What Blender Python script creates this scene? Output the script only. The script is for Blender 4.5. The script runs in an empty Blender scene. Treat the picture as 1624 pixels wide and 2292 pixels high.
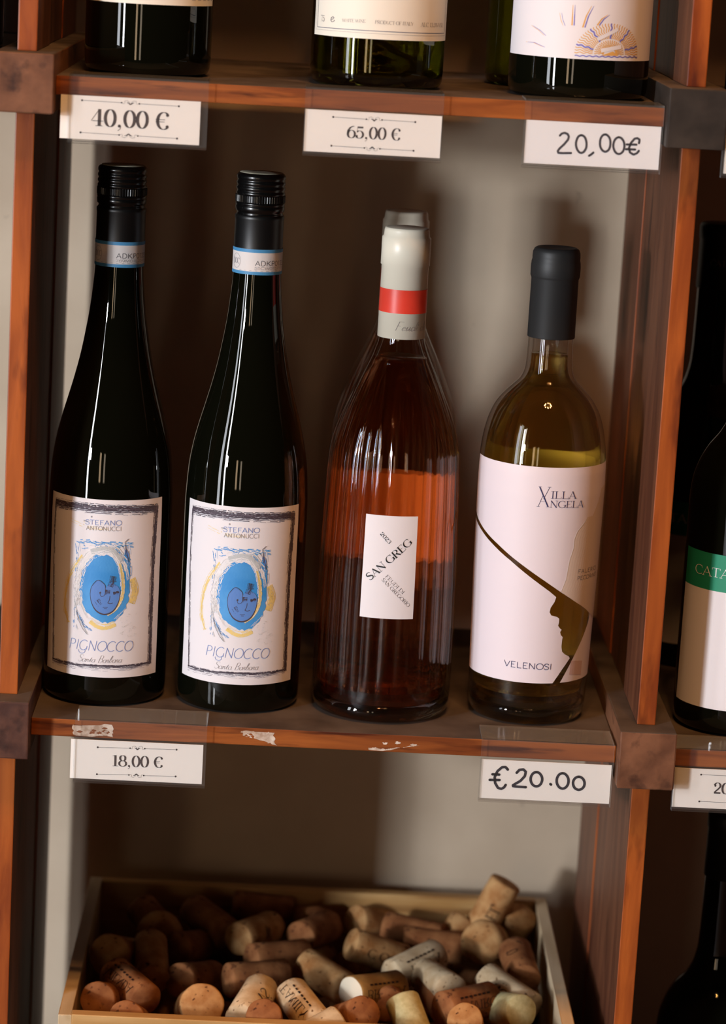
import bpy, bmesh, math, random
from mathutils import Vector, Matrix
random.seed(7)
PI = math.pi
scene = bpy.context.scene
col = scene.collection

# ------------------------------------------------------------------ camera
# a 99 mm lens (full frame, held upright) 1.7 m in front of the rack, tipped down 12 degrees
PITCH, ROLL, YAW, DIST, CAMZ, FPX = 0.20926, 0.05582, 0.02627, 1.70, 0.5079, 6300.0
fw = Vector((math.sin(YAW) * math.cos(PITCH), math.cos(YAW) * math.cos(PITCH), -math.sin(PITCH)))
rt = Vector((math.cos(YAW), -math.sin(YAW), 0.0))
up = rt.cross(fw)
r2 = math.cos(ROLL) * rt + math.sin(ROLL) * up
u2 = -math.sin(ROLL) * rt + math.cos(ROLL) * up
cam_data = bpy.data.cameras.new('camera')
cam_data.sensor_fit = 'VERTICAL'
cam_data.sensor_height = 36.0
cam_data.sensor_width = 36.0
cam_data.lens = FPX / 2292.0 * 36.0
cam_data.clip_start = 0.05
cam_data.dof.use_dof = True
cam_data.dof.focus_distance = 1.79
cam_data.dof.aperture_fstop = 5.6
cam = bpy.data.objects.new('camera', cam_data)
col.objects.link(cam)
m3 = Matrix((r2, u2, -fw)).transposed()
cam.matrix_world = Matrix.Translation((0, -DIST, CAMZ)) @ m3.to_4x4()
scene.camera = cam

# ------------------------------------------------------------------ world, lights, exposure
world = bpy.data.worlds.new('world')
scene.world = world
world.use_nodes = True
wbg = world.node_tree.nodes['Background']
wbg.inputs[0].default_value = (1.0, 0.58, 0.26, 1)
wbg.inputs[1].default_value = 0.008

def area(name, pos, target, sx, sy, watts, colour, spread=PI):
    d = bpy.data.lights.new(name, 'AREA')
    d.shape = 'RECTANGLE'
    d.size, d.size_y = sx, sy
    d.energy = watts
    d.color = colour
    d.spread = spread
    o = bpy.data.objects.new(name, d)
    col.objects.link(o)
    o.location = pos
    o.rotation_euler = (Vector(target) - Vector(pos)).to_track_quat('-Z', 'Y').to_euler()
    return o

MID = (0.05, 0.05, 0.2)
def polar(deg, dist, z):          # a place in the room, degrees left of straight ahead of the rack
    a = math.radians(deg)
    return (MID[0] - math.sin(a) * dist, MID[1] - math.cos(a) * dist, z)
# street door on the left: the sunlit opening and the tall glazed leaf beside it
area('door_daylight', polar(42, 4.6, 0.68), MID, 0.30, 0.30, 100, (0.92, 0.95, 1.0))
area('door_leaf', polar(44.2, 4.6, 0.75), (0.05, 0.05, 0.75), 0.22, 2.40, 92, (0.92, 0.95, 1.0))
area('door_glazing', polar(54, 4.2, 0.75), (0.05, 0.05, 0.75), 0.36, 2.4, 34, (0.90, 0.94, 1.0))
# narrow panes of the shop front further along
area('shop_pane_a', polar(13, 4.4, 0.30), MID, 0.22, 1.0, 3, (1.0, 0.80, 0.58))
area('shop_pane_b', polar(21, 4.4, 0.30), MID, 0.24, 1.0, 5.5, (1.0, 0.70, 0.42))
# warm ring of bulbs of the ceiling lamp in front of the rack
for k in range(8):
    d = bpy.data.lights.new('ceiling_bulb', 'POINT')
    d.energy = 21.0
    d.color = (1.0, 0.47, 0.16)
    d.shadow_soft_size = 0.035
    o = bpy.data.objects.new('ceiling_bulb', d)
    col.objects.link(o)
    o.location = (0.20 + 0.24 * math.cos(k * PI / 4), -0.95 + 0.24 * math.sin(k * PI / 4), 2.30)

vs = scene.view_settings
vs.view_transform = 'Standard'
vs.look = 'None'
vs.gamma = 1.0
vs.use_curve_mapping = False
vs.exposure = -0.14
scene.cycles.max_bounces = 9
scene.cycles.diffuse_bounces = 2
scene.cycles.glossy_bounces = 4
scene.cycles.transmission_bounces = 9
scene.cycles.transparent_max_bounces = 14
scene.cycles.use_adaptive_sampling = True
scene.cycles.adaptive_threshold = 0.07
scene.cycles.sample_clamp_indirect = 4.0

# ------------------------------------------------------------------ materials
def lin(c):
    return tuple(((v / 255.0) / 12.92 if v / 255.0 <= 0.04045 else ((v / 255.0 + 0.055) / 1.055) ** 2.4) for v in c) + (1.0,)

def mat(name, rgb=(200, 200, 200), rough=0.6, spec=0.5, **kw):
    m = bpy.data.materials.new(name)
    m.use_nodes = True
    p = m.node_tree.nodes['Principled BSDF']
    p.inputs['Base Color'].default_value = lin(rgb)
    p.inputs['Roughness'].default_value = rough
    p.inputs['Specular IOR Level'].default_value = spec
    for k, v in kw.items():
        p.inputs[k.replace('_', ' ')].default_value = v
    return m

def noisy(name, ca, cb, scale=(30, 30, 30), detail=6.0, rough=0.6, spec=0.4, bump=0.0, lo=0.35, hi=0.65, cc=None, c_scale=None, c_lo=0.6, c_hi=0.7, distortion=0.0):
    """two colours mixed by stretched noise (object space); cc = a third colour in sparse marks"""
    m = bpy.data.materials.new(name)
    m.use_nodes = True
    nt = m.node_tree
    p = nt.nodes['Principled BSDF']
    p.inputs['Roughness'].default_value = rough
    p.inputs['Specular IOR Level'].default_value = spec
    tc = nt.nodes.new('ShaderNodeTexCoord')
    mp = nt.nodes.new('ShaderNodeMapping')
    mp.inputs['Scale'].default_value = scale
    nz = nt.nodes.new('ShaderNodeTexNoise')
    nz.inputs['Scale'].default_value = 1.0
    nz.inputs['Detail'].default_value = detail
    nz.inputs['Distortion'].default_value = distortion
    rp = nt.nodes.new('ShaderNodeValToRGB')
    rp.color_ramp.elements[0].position = lo
    rp.color_ramp.elements[1].position = hi
    rp.color_ramp.elements[0].color = lin(ca)
    rp.color_ramp.elements[1].color = lin(cb)
    nt.links.new(tc.outputs['Object'], mp.inputs['Vector'])
    nt.links.new(mp.outputs[0], nz.inputs['Vector'])
    nt.links.new(nz.outputs['Fac'], rp.inputs[0])
    last = rp.outputs[0]
    if cc:
        mp2 = nt.nodes.new('ShaderNodeMapping')
        mp2.inputs['Scale'].default_value = c_scale or scale
        mp2.inputs['Location'].default_value = (3.3, 1.7, 8.1)
        n2 = nt.nodes.new('ShaderNodeTexNoise')
        n2.inputs['Scale'].default_value = 1.0
        n2.inputs['Detail'].default_value = 4.0
        r2_ = nt.nodes.new('ShaderNodeValToRGB')
        r2_.color_ramp.elements[0].position = c_lo
        r2_.color_ramp.elements[1].position = c_hi
        mx = nt.nodes.new('ShaderNodeMixRGB')
        mx.inputs[2].default_value = lin(cc)
        nt.links.new(tc.outputs['Object'], mp2.inputs['Vector'])
        nt.links.new(mp2.outputs[0], n2.inputs['Vector'])
        nt.links.new(n2.outputs['Fac'], r2_.inputs[0])
        nt.links.new(r2_.outputs[0], mx.inputs[0])
        nt.links.new(last, mx.inputs[1])
        last = mx.outputs[0]
    nt.links.new(last, p.inputs['Base Color'])
    if bump:
        b = nt.nodes.new('ShaderNodeBump')
        b.inputs['Strength'].default_value = bump
        b.inputs['Distance'].default_value = 0.002
        nt.links.new(nz.outputs['Fac'], b.inputs['Height'])
        nt.links.new(b.outputs[0], p.inputs['Normal'])
    return m

def glass(name, rgb, rough=0.0, ior=1.5):
    m = bpy.data.materials.new(name)
    m.use_nodes = True
    p = m.node_tree.nodes['Principled BSDF']
    p.inputs['Base Color'].default_value = (*rgb, 1)
    p.inputs['Roughness'].default_value = rough
    p.inputs['IOR'].default_value = ior
    p.inputs['Transmission Weight'].default_value = 1.0
    return m

def clear_sheet(name, tint=(0.995, 0.995, 0.995), haze=0.02, gloss=0.06):
    """thin acrylic: passes light straight through, reflects by Fresnel, a little surface haze"""
    m = bpy.data.materials.new(name)
    m.use_nodes = True
    nt = m.node_tree
    nt.nodes.remove(nt.nodes['Principled BSDF'])
    out = nt.nodes['Material Output']
    tr = nt.nodes.new('ShaderNodeBsdfTransparent')
    tr.inputs[0].default_value = (*tint, 1)
    gl = nt.nodes.new('ShaderNodeBsdfGlossy')
    gl.inputs['Roughness'].default_value = gloss
    df = nt.nodes.new('ShaderNodeBsdfDiffuse')
    df.inputs[0].default_value = (0.75, 0.76, 0.75, 1)
    lw = nt.nodes.new('ShaderNodeLayerWeight')          # Schlick: 0.04 head-on, rising to 1 at grazing angles
    pw = nt.nodes.new('ShaderNodeMath'); pw.operation = 'POWER'; pw.inputs[1].default_value = 5.0
    fr = nt.nodes.new('ShaderNodeMath'); fr.operation = 'MULTIPLY_ADD'; fr.inputs[1].default_value = 0.96; fr.inputs[2].default_value = 0.04
    nt.links.new(lw.outputs['Facing'], pw.inputs[0])
    nt.links.new(pw.outputs[0], fr.inputs[0])
    m1 = nt.nodes.new('ShaderNodeMixShader')
    m1.inputs[0].default_value = haze
    m2 = nt.nodes.new('ShaderNodeMixShader')
    nt.links.new(tr.outputs[0], m1.inputs[1])
    nt.links.new(df.outputs[0], m1.inputs[2])
    nt.links.new(fr.outputs[0], m2.inputs[0])
    nt.links.new(m1.outputs[0], m2.inputs[1])
    nt.links.new(gl.outputs[0], m2.inputs[2])
    nt.links.new(m2.outputs[0], out.inputs['Surface'])
    return m

def wine(name, rgb, see=0.5):
    """wine in a clear bottle: part refracts, part lets light straight through, both tinted"""
    m = glass(name, rgb, 0.0, 1.34)
    nt = m.node_tree
    p = nt.nodes['Principled BSDF']
    tr = nt.nodes.new('ShaderNodeBsdfTransparent')
    tr.inputs[0].default_value = (*[v ** 0.5 for v in rgb], 1)
    mx = nt.nodes.new('ShaderNodeMixShader')
    mx.inputs[0].default_value = see
    nt.links.new(p.outputs[0], mx.inputs[1])
    nt.links.new(tr.outputs[0], mx.inputs[2])
    nt.links.new(mx.outputs[0], nt.nodes['Material Output'].inputs['Surface'])
    return m

M = {
    'wall': noisy('beige_plaster', (204, 185, 161), (220, 202, 178), (9, 9, 9), 8, 0.9, 0.2, 0.25, cc=(120, 104, 88), c_scale=(26, 26, 26), c_lo=0.70, c_hi=0.78),
    'floor': noisy('brown_floor', (70, 48, 34), (92, 64, 44), (6, 6, 6), 5, 0.6),
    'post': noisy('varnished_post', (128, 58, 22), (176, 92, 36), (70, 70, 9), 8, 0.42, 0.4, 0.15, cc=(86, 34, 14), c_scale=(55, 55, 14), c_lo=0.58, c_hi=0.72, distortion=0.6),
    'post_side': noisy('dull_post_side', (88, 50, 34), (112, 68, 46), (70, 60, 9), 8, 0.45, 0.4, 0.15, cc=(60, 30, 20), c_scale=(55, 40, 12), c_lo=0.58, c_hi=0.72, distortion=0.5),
    'shelf': noisy('varnished_shelf', (118, 60, 26), (164, 92, 40), (10, 60, 110), 8, 0.4, 0.4, 0.15, cc=(74, 32, 14), c_scale=(16, 60, 160), c_lo=0.57, c_hi=0.70, distortion=0.7),
    'bearer': noisy('dull_bearer', (98, 62, 42), (132, 88, 62), (60, 12, 60), 8, 0.6, 0.3, 0.3, cc=(58, 34, 24), c_scale=(70, 20, 70), c_lo=0.56, c_hi=0.74),
    'bearer_dark': noisy('black_stained_bearer', (40, 34, 30), (58, 50, 44), (50, 12, 60), 7, 0.65, 0.3, 0.3),
    'bearer_low': noisy('purplish_bearer', (70, 42, 34), (100, 64, 50), (60, 12, 60), 8, 0.55, 0.35, 0.3, cc=(44, 24, 20), c_scale=(60, 20, 60), c_lo=0.56, c_hi=0.74),
    'dust': noisy('dusty_shelf_top', (66, 56, 50), (92, 82, 76), (26, 26, 26), 7, 0.75, 0.25, 0.1),
    'pine': noisy('pale_pine', (188, 142, 84), (214, 174, 118), (8, 60, 70), 7, 0.55, 0.35, 0.1, cc=(150, 104, 56), c_scale=(5, 40, 90), c_lo=0.60, c_hi=0.70, distortion=0.4),
    'pine_side': noisy('pale_pine_side', (196, 170, 132), (222, 200, 166), (60, 8, 70), 7, 0.55, 0.35, 0.1, cc=(160, 130, 96), c_scale=(60, 6, 80), c_lo=0.60, c_hi=0.70),
    'residue': noisy('tape_residue', (176, 150, 130), (226, 212, 198), (220, 220, 220), 6, 0.7, 0.3, 0.2),
    'acrylic': clear_sheet('clear_acrylic'),
    'acrylic_dusty': clear_sheet('dusty_acrylic', (0.97, 0.97, 0.97), 0.16),
    'acrylic_edge': clear_sheet('lit_acrylic_edge', (0.9, 0.92, 0.9), 0.4),  # whitish haze paints in the light that gathers inside the edges
    'card': mat('warm_white_card', (246, 242, 236), 0.7, 0.3),
    'card_cool': mat('cool_white_card', (244, 244, 246), 0.7, 0.3),
    'ink_brown': mat('brown_black_print', (62, 50, 50), 0.6),
    'ink_black': mat('black_print', (26, 24, 26), 0.6),
    'marker': mat('marker_ink', (58, 54, 62), 0.5),
    'marker_dark': mat('dark_marker_ink', (34, 34, 46), 0.5),
    'ink_grey': mat('grey_print', (120, 116, 118), 0.6),
    'ink_soft': mat('soft_grey_print', (150, 146, 150), 0.6),
    'ink_blue': mat('slate_blue_print', (118, 142, 200), 0.6),
    'ink_navy': mat('navy_print', (52, 52, 96), 0.6),
    'ink_violet': mat('violet_print', (118, 112, 200), 0.6),
    'ink_orange': mat('orange_print', (226, 172, 92), 0.6),
    'paint_blue': noisy('sky_blue_print', (58, 142, 214), (82, 160, 226), (60, 60, 60), 5, 0.6),
    'paint_blue2': mat('violet_blue_print', (92, 136, 206), 0.6),
    'paint_white': mat('white_print', (240, 238, 240), 0.6),
    'paint_yellow': mat('pale_yellow_print', (240, 212, 134), 0.6),
    'paint_pale': mat('pale_grey_print', (196, 200, 202), 0.6),
    'charcoal': mat('charcoal_print', (72, 62, 74), 0.65),
    'charcoal2': mat('soft_charcoal_print', (112, 100, 114), 0.65),
    'label_white': mat('white_label_paper', (232, 228, 232), 0.55, 0.3),
    'label_cream': mat('cream_label_paper', (240, 234, 220), 0.55, 0.3),
    'label_pink': mat('pale_pink_label_paper', (234, 222, 228), 0.5, 0.35),
    'label_sand': mat('sand_label_print', (222, 204, 190), 0.5, 0.35),
    'label_rose': mat('rose_label_print', (214, 186, 184), 0.5, 0.35),
    'label_green': mat('green_label_paper', (34, 142, 108), 0.5, 0.35),
    'band_blue': mat('blue_band_print', (74, 142, 190), 0.5, 0.4),
    'band_white': mat('band_paper', (226, 218, 214), 0.6, 0.3),
    'cap_black': mat('glossy_black_cap', (10, 10, 10), 0.22, 0.6),
    'cap_top': noisy('dusty_cap_top', (176, 172, 150), (200, 196, 172), (300, 300, 300), 4, 0.7),
    'sleeve': mat('satin_black_sleeve', (14, 14, 14), 0.38, 0.5),
    'capsule_matte': mat('matte_black_capsule', (38, 38, 38), 0.5, 0.4),
    'capsule_dark': mat('dark_capsule', (14, 15, 14), 0.5, 0.4),
    'capsule_cream': mat('cream_capsule', (236, 228, 208), 0.35, 0.5),
    'capsule_red': mat('coral_red_band', (222, 66, 50), 0.35, 0.5),
    'glass_dark': mat('near_black_olive_glass', (9, 10, 5), 0.02, 0.5),
    'glass_green': glass('leaf_green_glass', (0.36, 0.40, 0.08), 0.01),
    'glass_base': glass('thick_base_glass', (0.86, 0.84, 0.70), 0.0),
    'glass_clear': clear_sheet('clear_glass', (0.99, 0.99, 0.98), 0.0, 0.01),
    'wine_rose': wine('rose_wine', (0.90, 0.36, 0.14), 0.42),
    'wine_white': wine('straw_wine', (0.95, 0.74, 0.24), 0.42),
    'wine_dark': glass('dim_wine', (0.30, 0.30, 0.10), 0.0, 1.34),
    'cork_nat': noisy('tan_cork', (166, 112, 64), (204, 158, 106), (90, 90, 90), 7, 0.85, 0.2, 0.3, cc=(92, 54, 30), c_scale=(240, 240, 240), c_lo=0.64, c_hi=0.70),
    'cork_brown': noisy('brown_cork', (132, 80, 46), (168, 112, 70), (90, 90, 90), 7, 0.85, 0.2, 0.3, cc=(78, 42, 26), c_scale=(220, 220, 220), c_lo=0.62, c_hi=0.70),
    'cork_light': noisy('pale_cork', (196, 166, 128), (222, 198, 162), (110, 110, 110), 7, 0.85, 0.2, 0.3, cc=(120, 84, 56), c_scale=(260, 260, 260), c_lo=0.64, c_hi=0.70),
    'cork_synth': noisy('greenish_cork', (186, 176, 128), (204, 196, 150), (300, 300, 300), 5, 0.6, 0.3, 0.1),
    'cork_white': mat('white_cork_end', (242, 234, 212), 0.8, 0.2),
    'cork_olive': noisy('mustard_cork', (140, 100, 50), (168, 126, 70), (90, 90, 90), 7, 0.8, 0.2, 0.2),
    'cork_print': mat('cork_print', (48, 30, 24), 0.8, 0.2),
}

# ------------------------------------------------------------------ helpers
def link(name, me, parent=None, material=None):
    o = bpy.data.objects.new(name, me)
    col.objects.link(o)
    if material is not None:
        me.materials.append(M[material] if isinstance(material, str) else material)
    if parent is not None:
        o.parent = parent
    return o

def tag(o, label=None, cat=None, group=None, kind=None):
    if label: o['label'] = label
    if cat: o['category'] = cat
    if group: o['group'] = group
    if kind: o['kind'] = kind
    return o

def thing(name, label, cat, loc=(0, 0, 0), group=None):
    o = bpy.data.objects.new(name, None)
    o.empty_display_size = 0.02
    col.objects.link(o)
    o.location = loc
    return tag(o, label, cat, group)

def copy_tree(o, parent=None):
    c = o.copy()
    col.objects.link(c)
    if parent is not None:
        c.parent = parent
    for ch in list(o.children):
        copy_tree(ch, c)
    return c

def mesh(name, verts, faces, smooth=False):
    me = bpy.data.meshes.new(name)
    me.from_pydata([tuple(v) for v in verts], [], faces)
    me.validate()
    if smooth:
        me.polygons.foreach_set('use_smooth', [True] * len(me.polygons))
    me.update()
    return me

def box_mesh(name, x0, x1, y0, y1, z0, z1, bev=0.0008, jit=0.0):
    bm = bmesh.new()
    vs_ = [bm.verts.new((x, y, z)) for x in (x0, x1) for y in (y0, y1) for z in (z0, z1)]
    for f in ((0, 1, 3, 2), (4, 6, 7, 5), (0, 4, 5, 1), (2, 3, 7, 6), (0, 2, 6, 4), (1, 5, 7, 3)):
        bm.faces.new([vs_[i] for i in f])
    bmesh.ops.recalc_face_normals(bm, faces=bm.faces)
    if bev:
        bmesh.ops.bevel(bm, geom=list(bm.edges), offset=bev, segments=2, profile=0.6, affect='EDGES')
    if jit:
        rr = random.Random(int(1e5 * (x0 + y0 + z0)))
        for v in bm.verts:
            v.co += Vector((rr.uniform(-jit, jit), rr.uniform(-jit, jit), rr.uniform(-jit, jit)))
    me = bpy.data.meshes.new(name)
    bm.to_mesh(me)
    bm.free()
    return me

def box(name, dims, material, parent=None, bev=0.0008, jit=0.0):
    return link(name, box_mesh(name, *dims, bev=bev, jit=jit), parent, material)

def spline(tab, n=6):
    """smooth monotone resampling of a (z, r) table in mm -> metres"""
    d = [(tab[i + 1][1] - tab[i][1]) / (tab[i + 1][0] - tab[i][0]) for i in range(len(tab) - 1)]
    m = [d[0]] + [0.0 if d[i - 1] * d[i] <= 0 else 2 * d[i - 1] * d[i] / (d[i - 1] + d[i]) for i in range(1, len(d))] + [d[-1]]
    out = []
    for i in range(len(tab) - 1):
        (za, ra), (zb, rb) = tab[i], tab[i + 1]
        h = zb - za
        for k in range(n):
            t = k / n
            r = (2 * t ** 3 - 3 * t * t + 1) * ra + (t ** 3 - 2 * t * t + t) * h * m[i] + (3 * t * t - 2 * t ** 3) * rb + (t ** 3 - t * t) * h * m[i + 1]
            out.append(((za + h * t) / 1000, r / 1000))
    out.append((tab[-1][0] / 1000, tab[-1][1] / 1000))
    return out

def mm(tab):
    return [(a / 1000, b / 1000) for a, b in tab]

def rad_at(tab, z):
    """radius (m) of a profile table in mm at height z (m)"""
    z *= 1000
    for (za, ra), (zb, rb) in zip(tab, tab[1:]):
        if za <= z <= zb and zb > za:
            return (ra + (rb - ra) * (z - za) / (zb - za)) / 1000
    return (tab[-1][1] if z > tab[-1][0] else tab[0][1]) / 1000

def lathe(name, prof, seg=72, closed_bottom=True, closed_top=True, rfun=None, smooth=True):
    """surface of revolution from a (z, r) list in metres; rfun(z, angle, r) may shape it"""
    verts, faces = [], []
    n = len(prof)
    for z, r in prof:
        for k in range(seg):
            a = 2 * PI * k / seg
            rr = rfun(z, a, r) if rfun else r
            verts.append((rr * math.sin(a), -rr * math.cos(a), z))
    for i in range(n - 1):
        for k in range(seg):
            k2 = (k + 1) % seg
            faces.append((i * seg + k, i * seg + k2, (i + 1) * seg + k2, (i + 1) * seg + k))
    if closed_bottom:
        faces.append(tuple(range(seg - 1, -1, -1)))
    if closed_top:
        faces.append(tuple((n - 1) * seg + k for k in range(seg)))
    return mesh(name, verts, faces, smooth)

class Print:
    """flat ink shapes in label millimetres (u to the right, v up), laid on a surface"""
    def __init__(self):
        self.v, self.f = [], []
    def ribbon(self, pts, w, caps=False, step=1.2):
        """a stroke; w = width, list of widths or function of the direction"""
        P_, Wd = [], []
        for i in range(len(pts) - 1):
            (xa, ya), (xb, yb) = pts[i], pts[i + 1]
            d = math.hypot(xb - xa, yb - ya)
            n = max(1, int(d / step))
            for k in range(n):
                P_.append((xa + (xb - xa) * k / n, ya + (yb - ya) * k / n))
                if isinstance(w, list): Wd.append(w[i] + (w[i + 1] - w[i]) * k / n)
        P_.append(pts[-1])
        if isinstance(w, list): Wd.append(w[-1])
        base = len(self.v)
        for i, (x, y) in enumerate(P_):
            a = P_[max(i - 1, 0)]; b = P_[min(i + 1, len(P_) - 1)]
            dx, dy = b[0] - a[0], b[1] - a[1]
            l = math.hypot(dx, dy) or 1.0
            dx, dy = dx / l, dy / l
            ww = (Wd[i] if isinstance(w, list) else (w(dx, dy) if callable(w) else w)) / 2
            self.v += [(x - dy * ww, y + dx * ww), (x + dy * ww, y - dx * ww)]
        for i in range(len(P_) - 1):
            self.f.append((base + 2 * i, base + 2 * i + 1, base + 2 * i + 3, base + 2 * i + 2))
        if caps:
            ww = (w if not isinstance(w, list) else w[0]) / 2 if not callable(w) else w(1, 0) / 2
            for (x, y) in (P_[0], P_[-1]):
                self.disc(x, y, ww)
    def disc(self, x, y, rx, ry=None, n=12):
        ry = ry or rx
        b = len(self.v)
        self.v += [(x + rx * math.cos(2 * PI * k / n), y + ry * math.sin(2 * PI * k / n)) for k in range(n)]
        self.f.append(tuple(range(b, b + n)))
    def fill(self, polys, h=0.3, du=2.5):
        """even-odd scanline fill of closed outlines, in thin rows and short columns"""
        def cross(v):
            xs = []
            for poly in polys:
                for (xa, ya), (xb, yb) in zip(poly, poly[1:] + poly[:1]):
                    if (ya <= v) != (yb <= v):
                        xs.append(xa + (xb - xa) * (v - ya) / (yb - ya))
            return sorted(xs)
        ys = [p[1] for poly in polys for p in poly]
        lo, hi = min(ys), max(ys)
        n = max(1, int(math.ceil((hi - lo) / h)))
        e = 1e-4
        for i in range(n):
            va, vb = lo + (hi - lo) * i / n, lo + (hi - lo) * (i + 1) / n
            xa, xb, xm = cross(va + e), cross(vb - e), cross((va + vb) / 2)
            if len(xa) != len(xb) or len(xa) != len(xm):
                xa = xb = xm
            for k in range(0, len(xm) - 1, 2):
                c = max(1, int((xm[k + 1] - xm[k]) / du))
                b = len(self.v)
                for j in range(c + 1):
                    t = j / c
                    self.v += [(xa[k] + (xa[k + 1] - xa[k]) * t, va), (xb[k] + (xb[k + 1] - xb[k]) * t, vb)]
                for j in range(c):
                    self.f.append((b + 2 * j, b + 2 * j + 2, b + 2 * j + 3, b + 2 * j + 1))
    def build(self, name, surf, material, parent, off):
        return link(name, mesh(name, [surf(u, v, off) for u, v in self.v], self.f), parent, material)

def on_bottle(tab, ref):
    """label (u, v) mm -> point on a bottle; u runs round the glass, v is the height"""
    def s(u, v, off):
        r = rad_at(tab, v / 1000) + off
        a = u / ref
        return (r * math.sin(a), -r * math.cos(a), v / 1000)
    return s

def on_plane(y):
    return lambda u, v, off: (u / 1000, y - off, v / 1000)

def label_sheet(name, surf, u0, u1, v0, v1, material, parent, off=0.00015, nu=40, nv=12):
    verts, faces = [], []
    for j in range(nv + 1):
        for i in range(nu + 1):
            verts.append(surf(u0 + (u1 - u0) * i / nu, v0 + (v1 - v0) * j / nv, off))
    for j in range(nv):
        for i in range(nu):
            a = j * (nu + 1) + i
            faces.append((a, a + 1, a + nu + 2, a + nu + 1))
    return link(name, mesh(name, verts, faces, True), parent, material)

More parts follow.
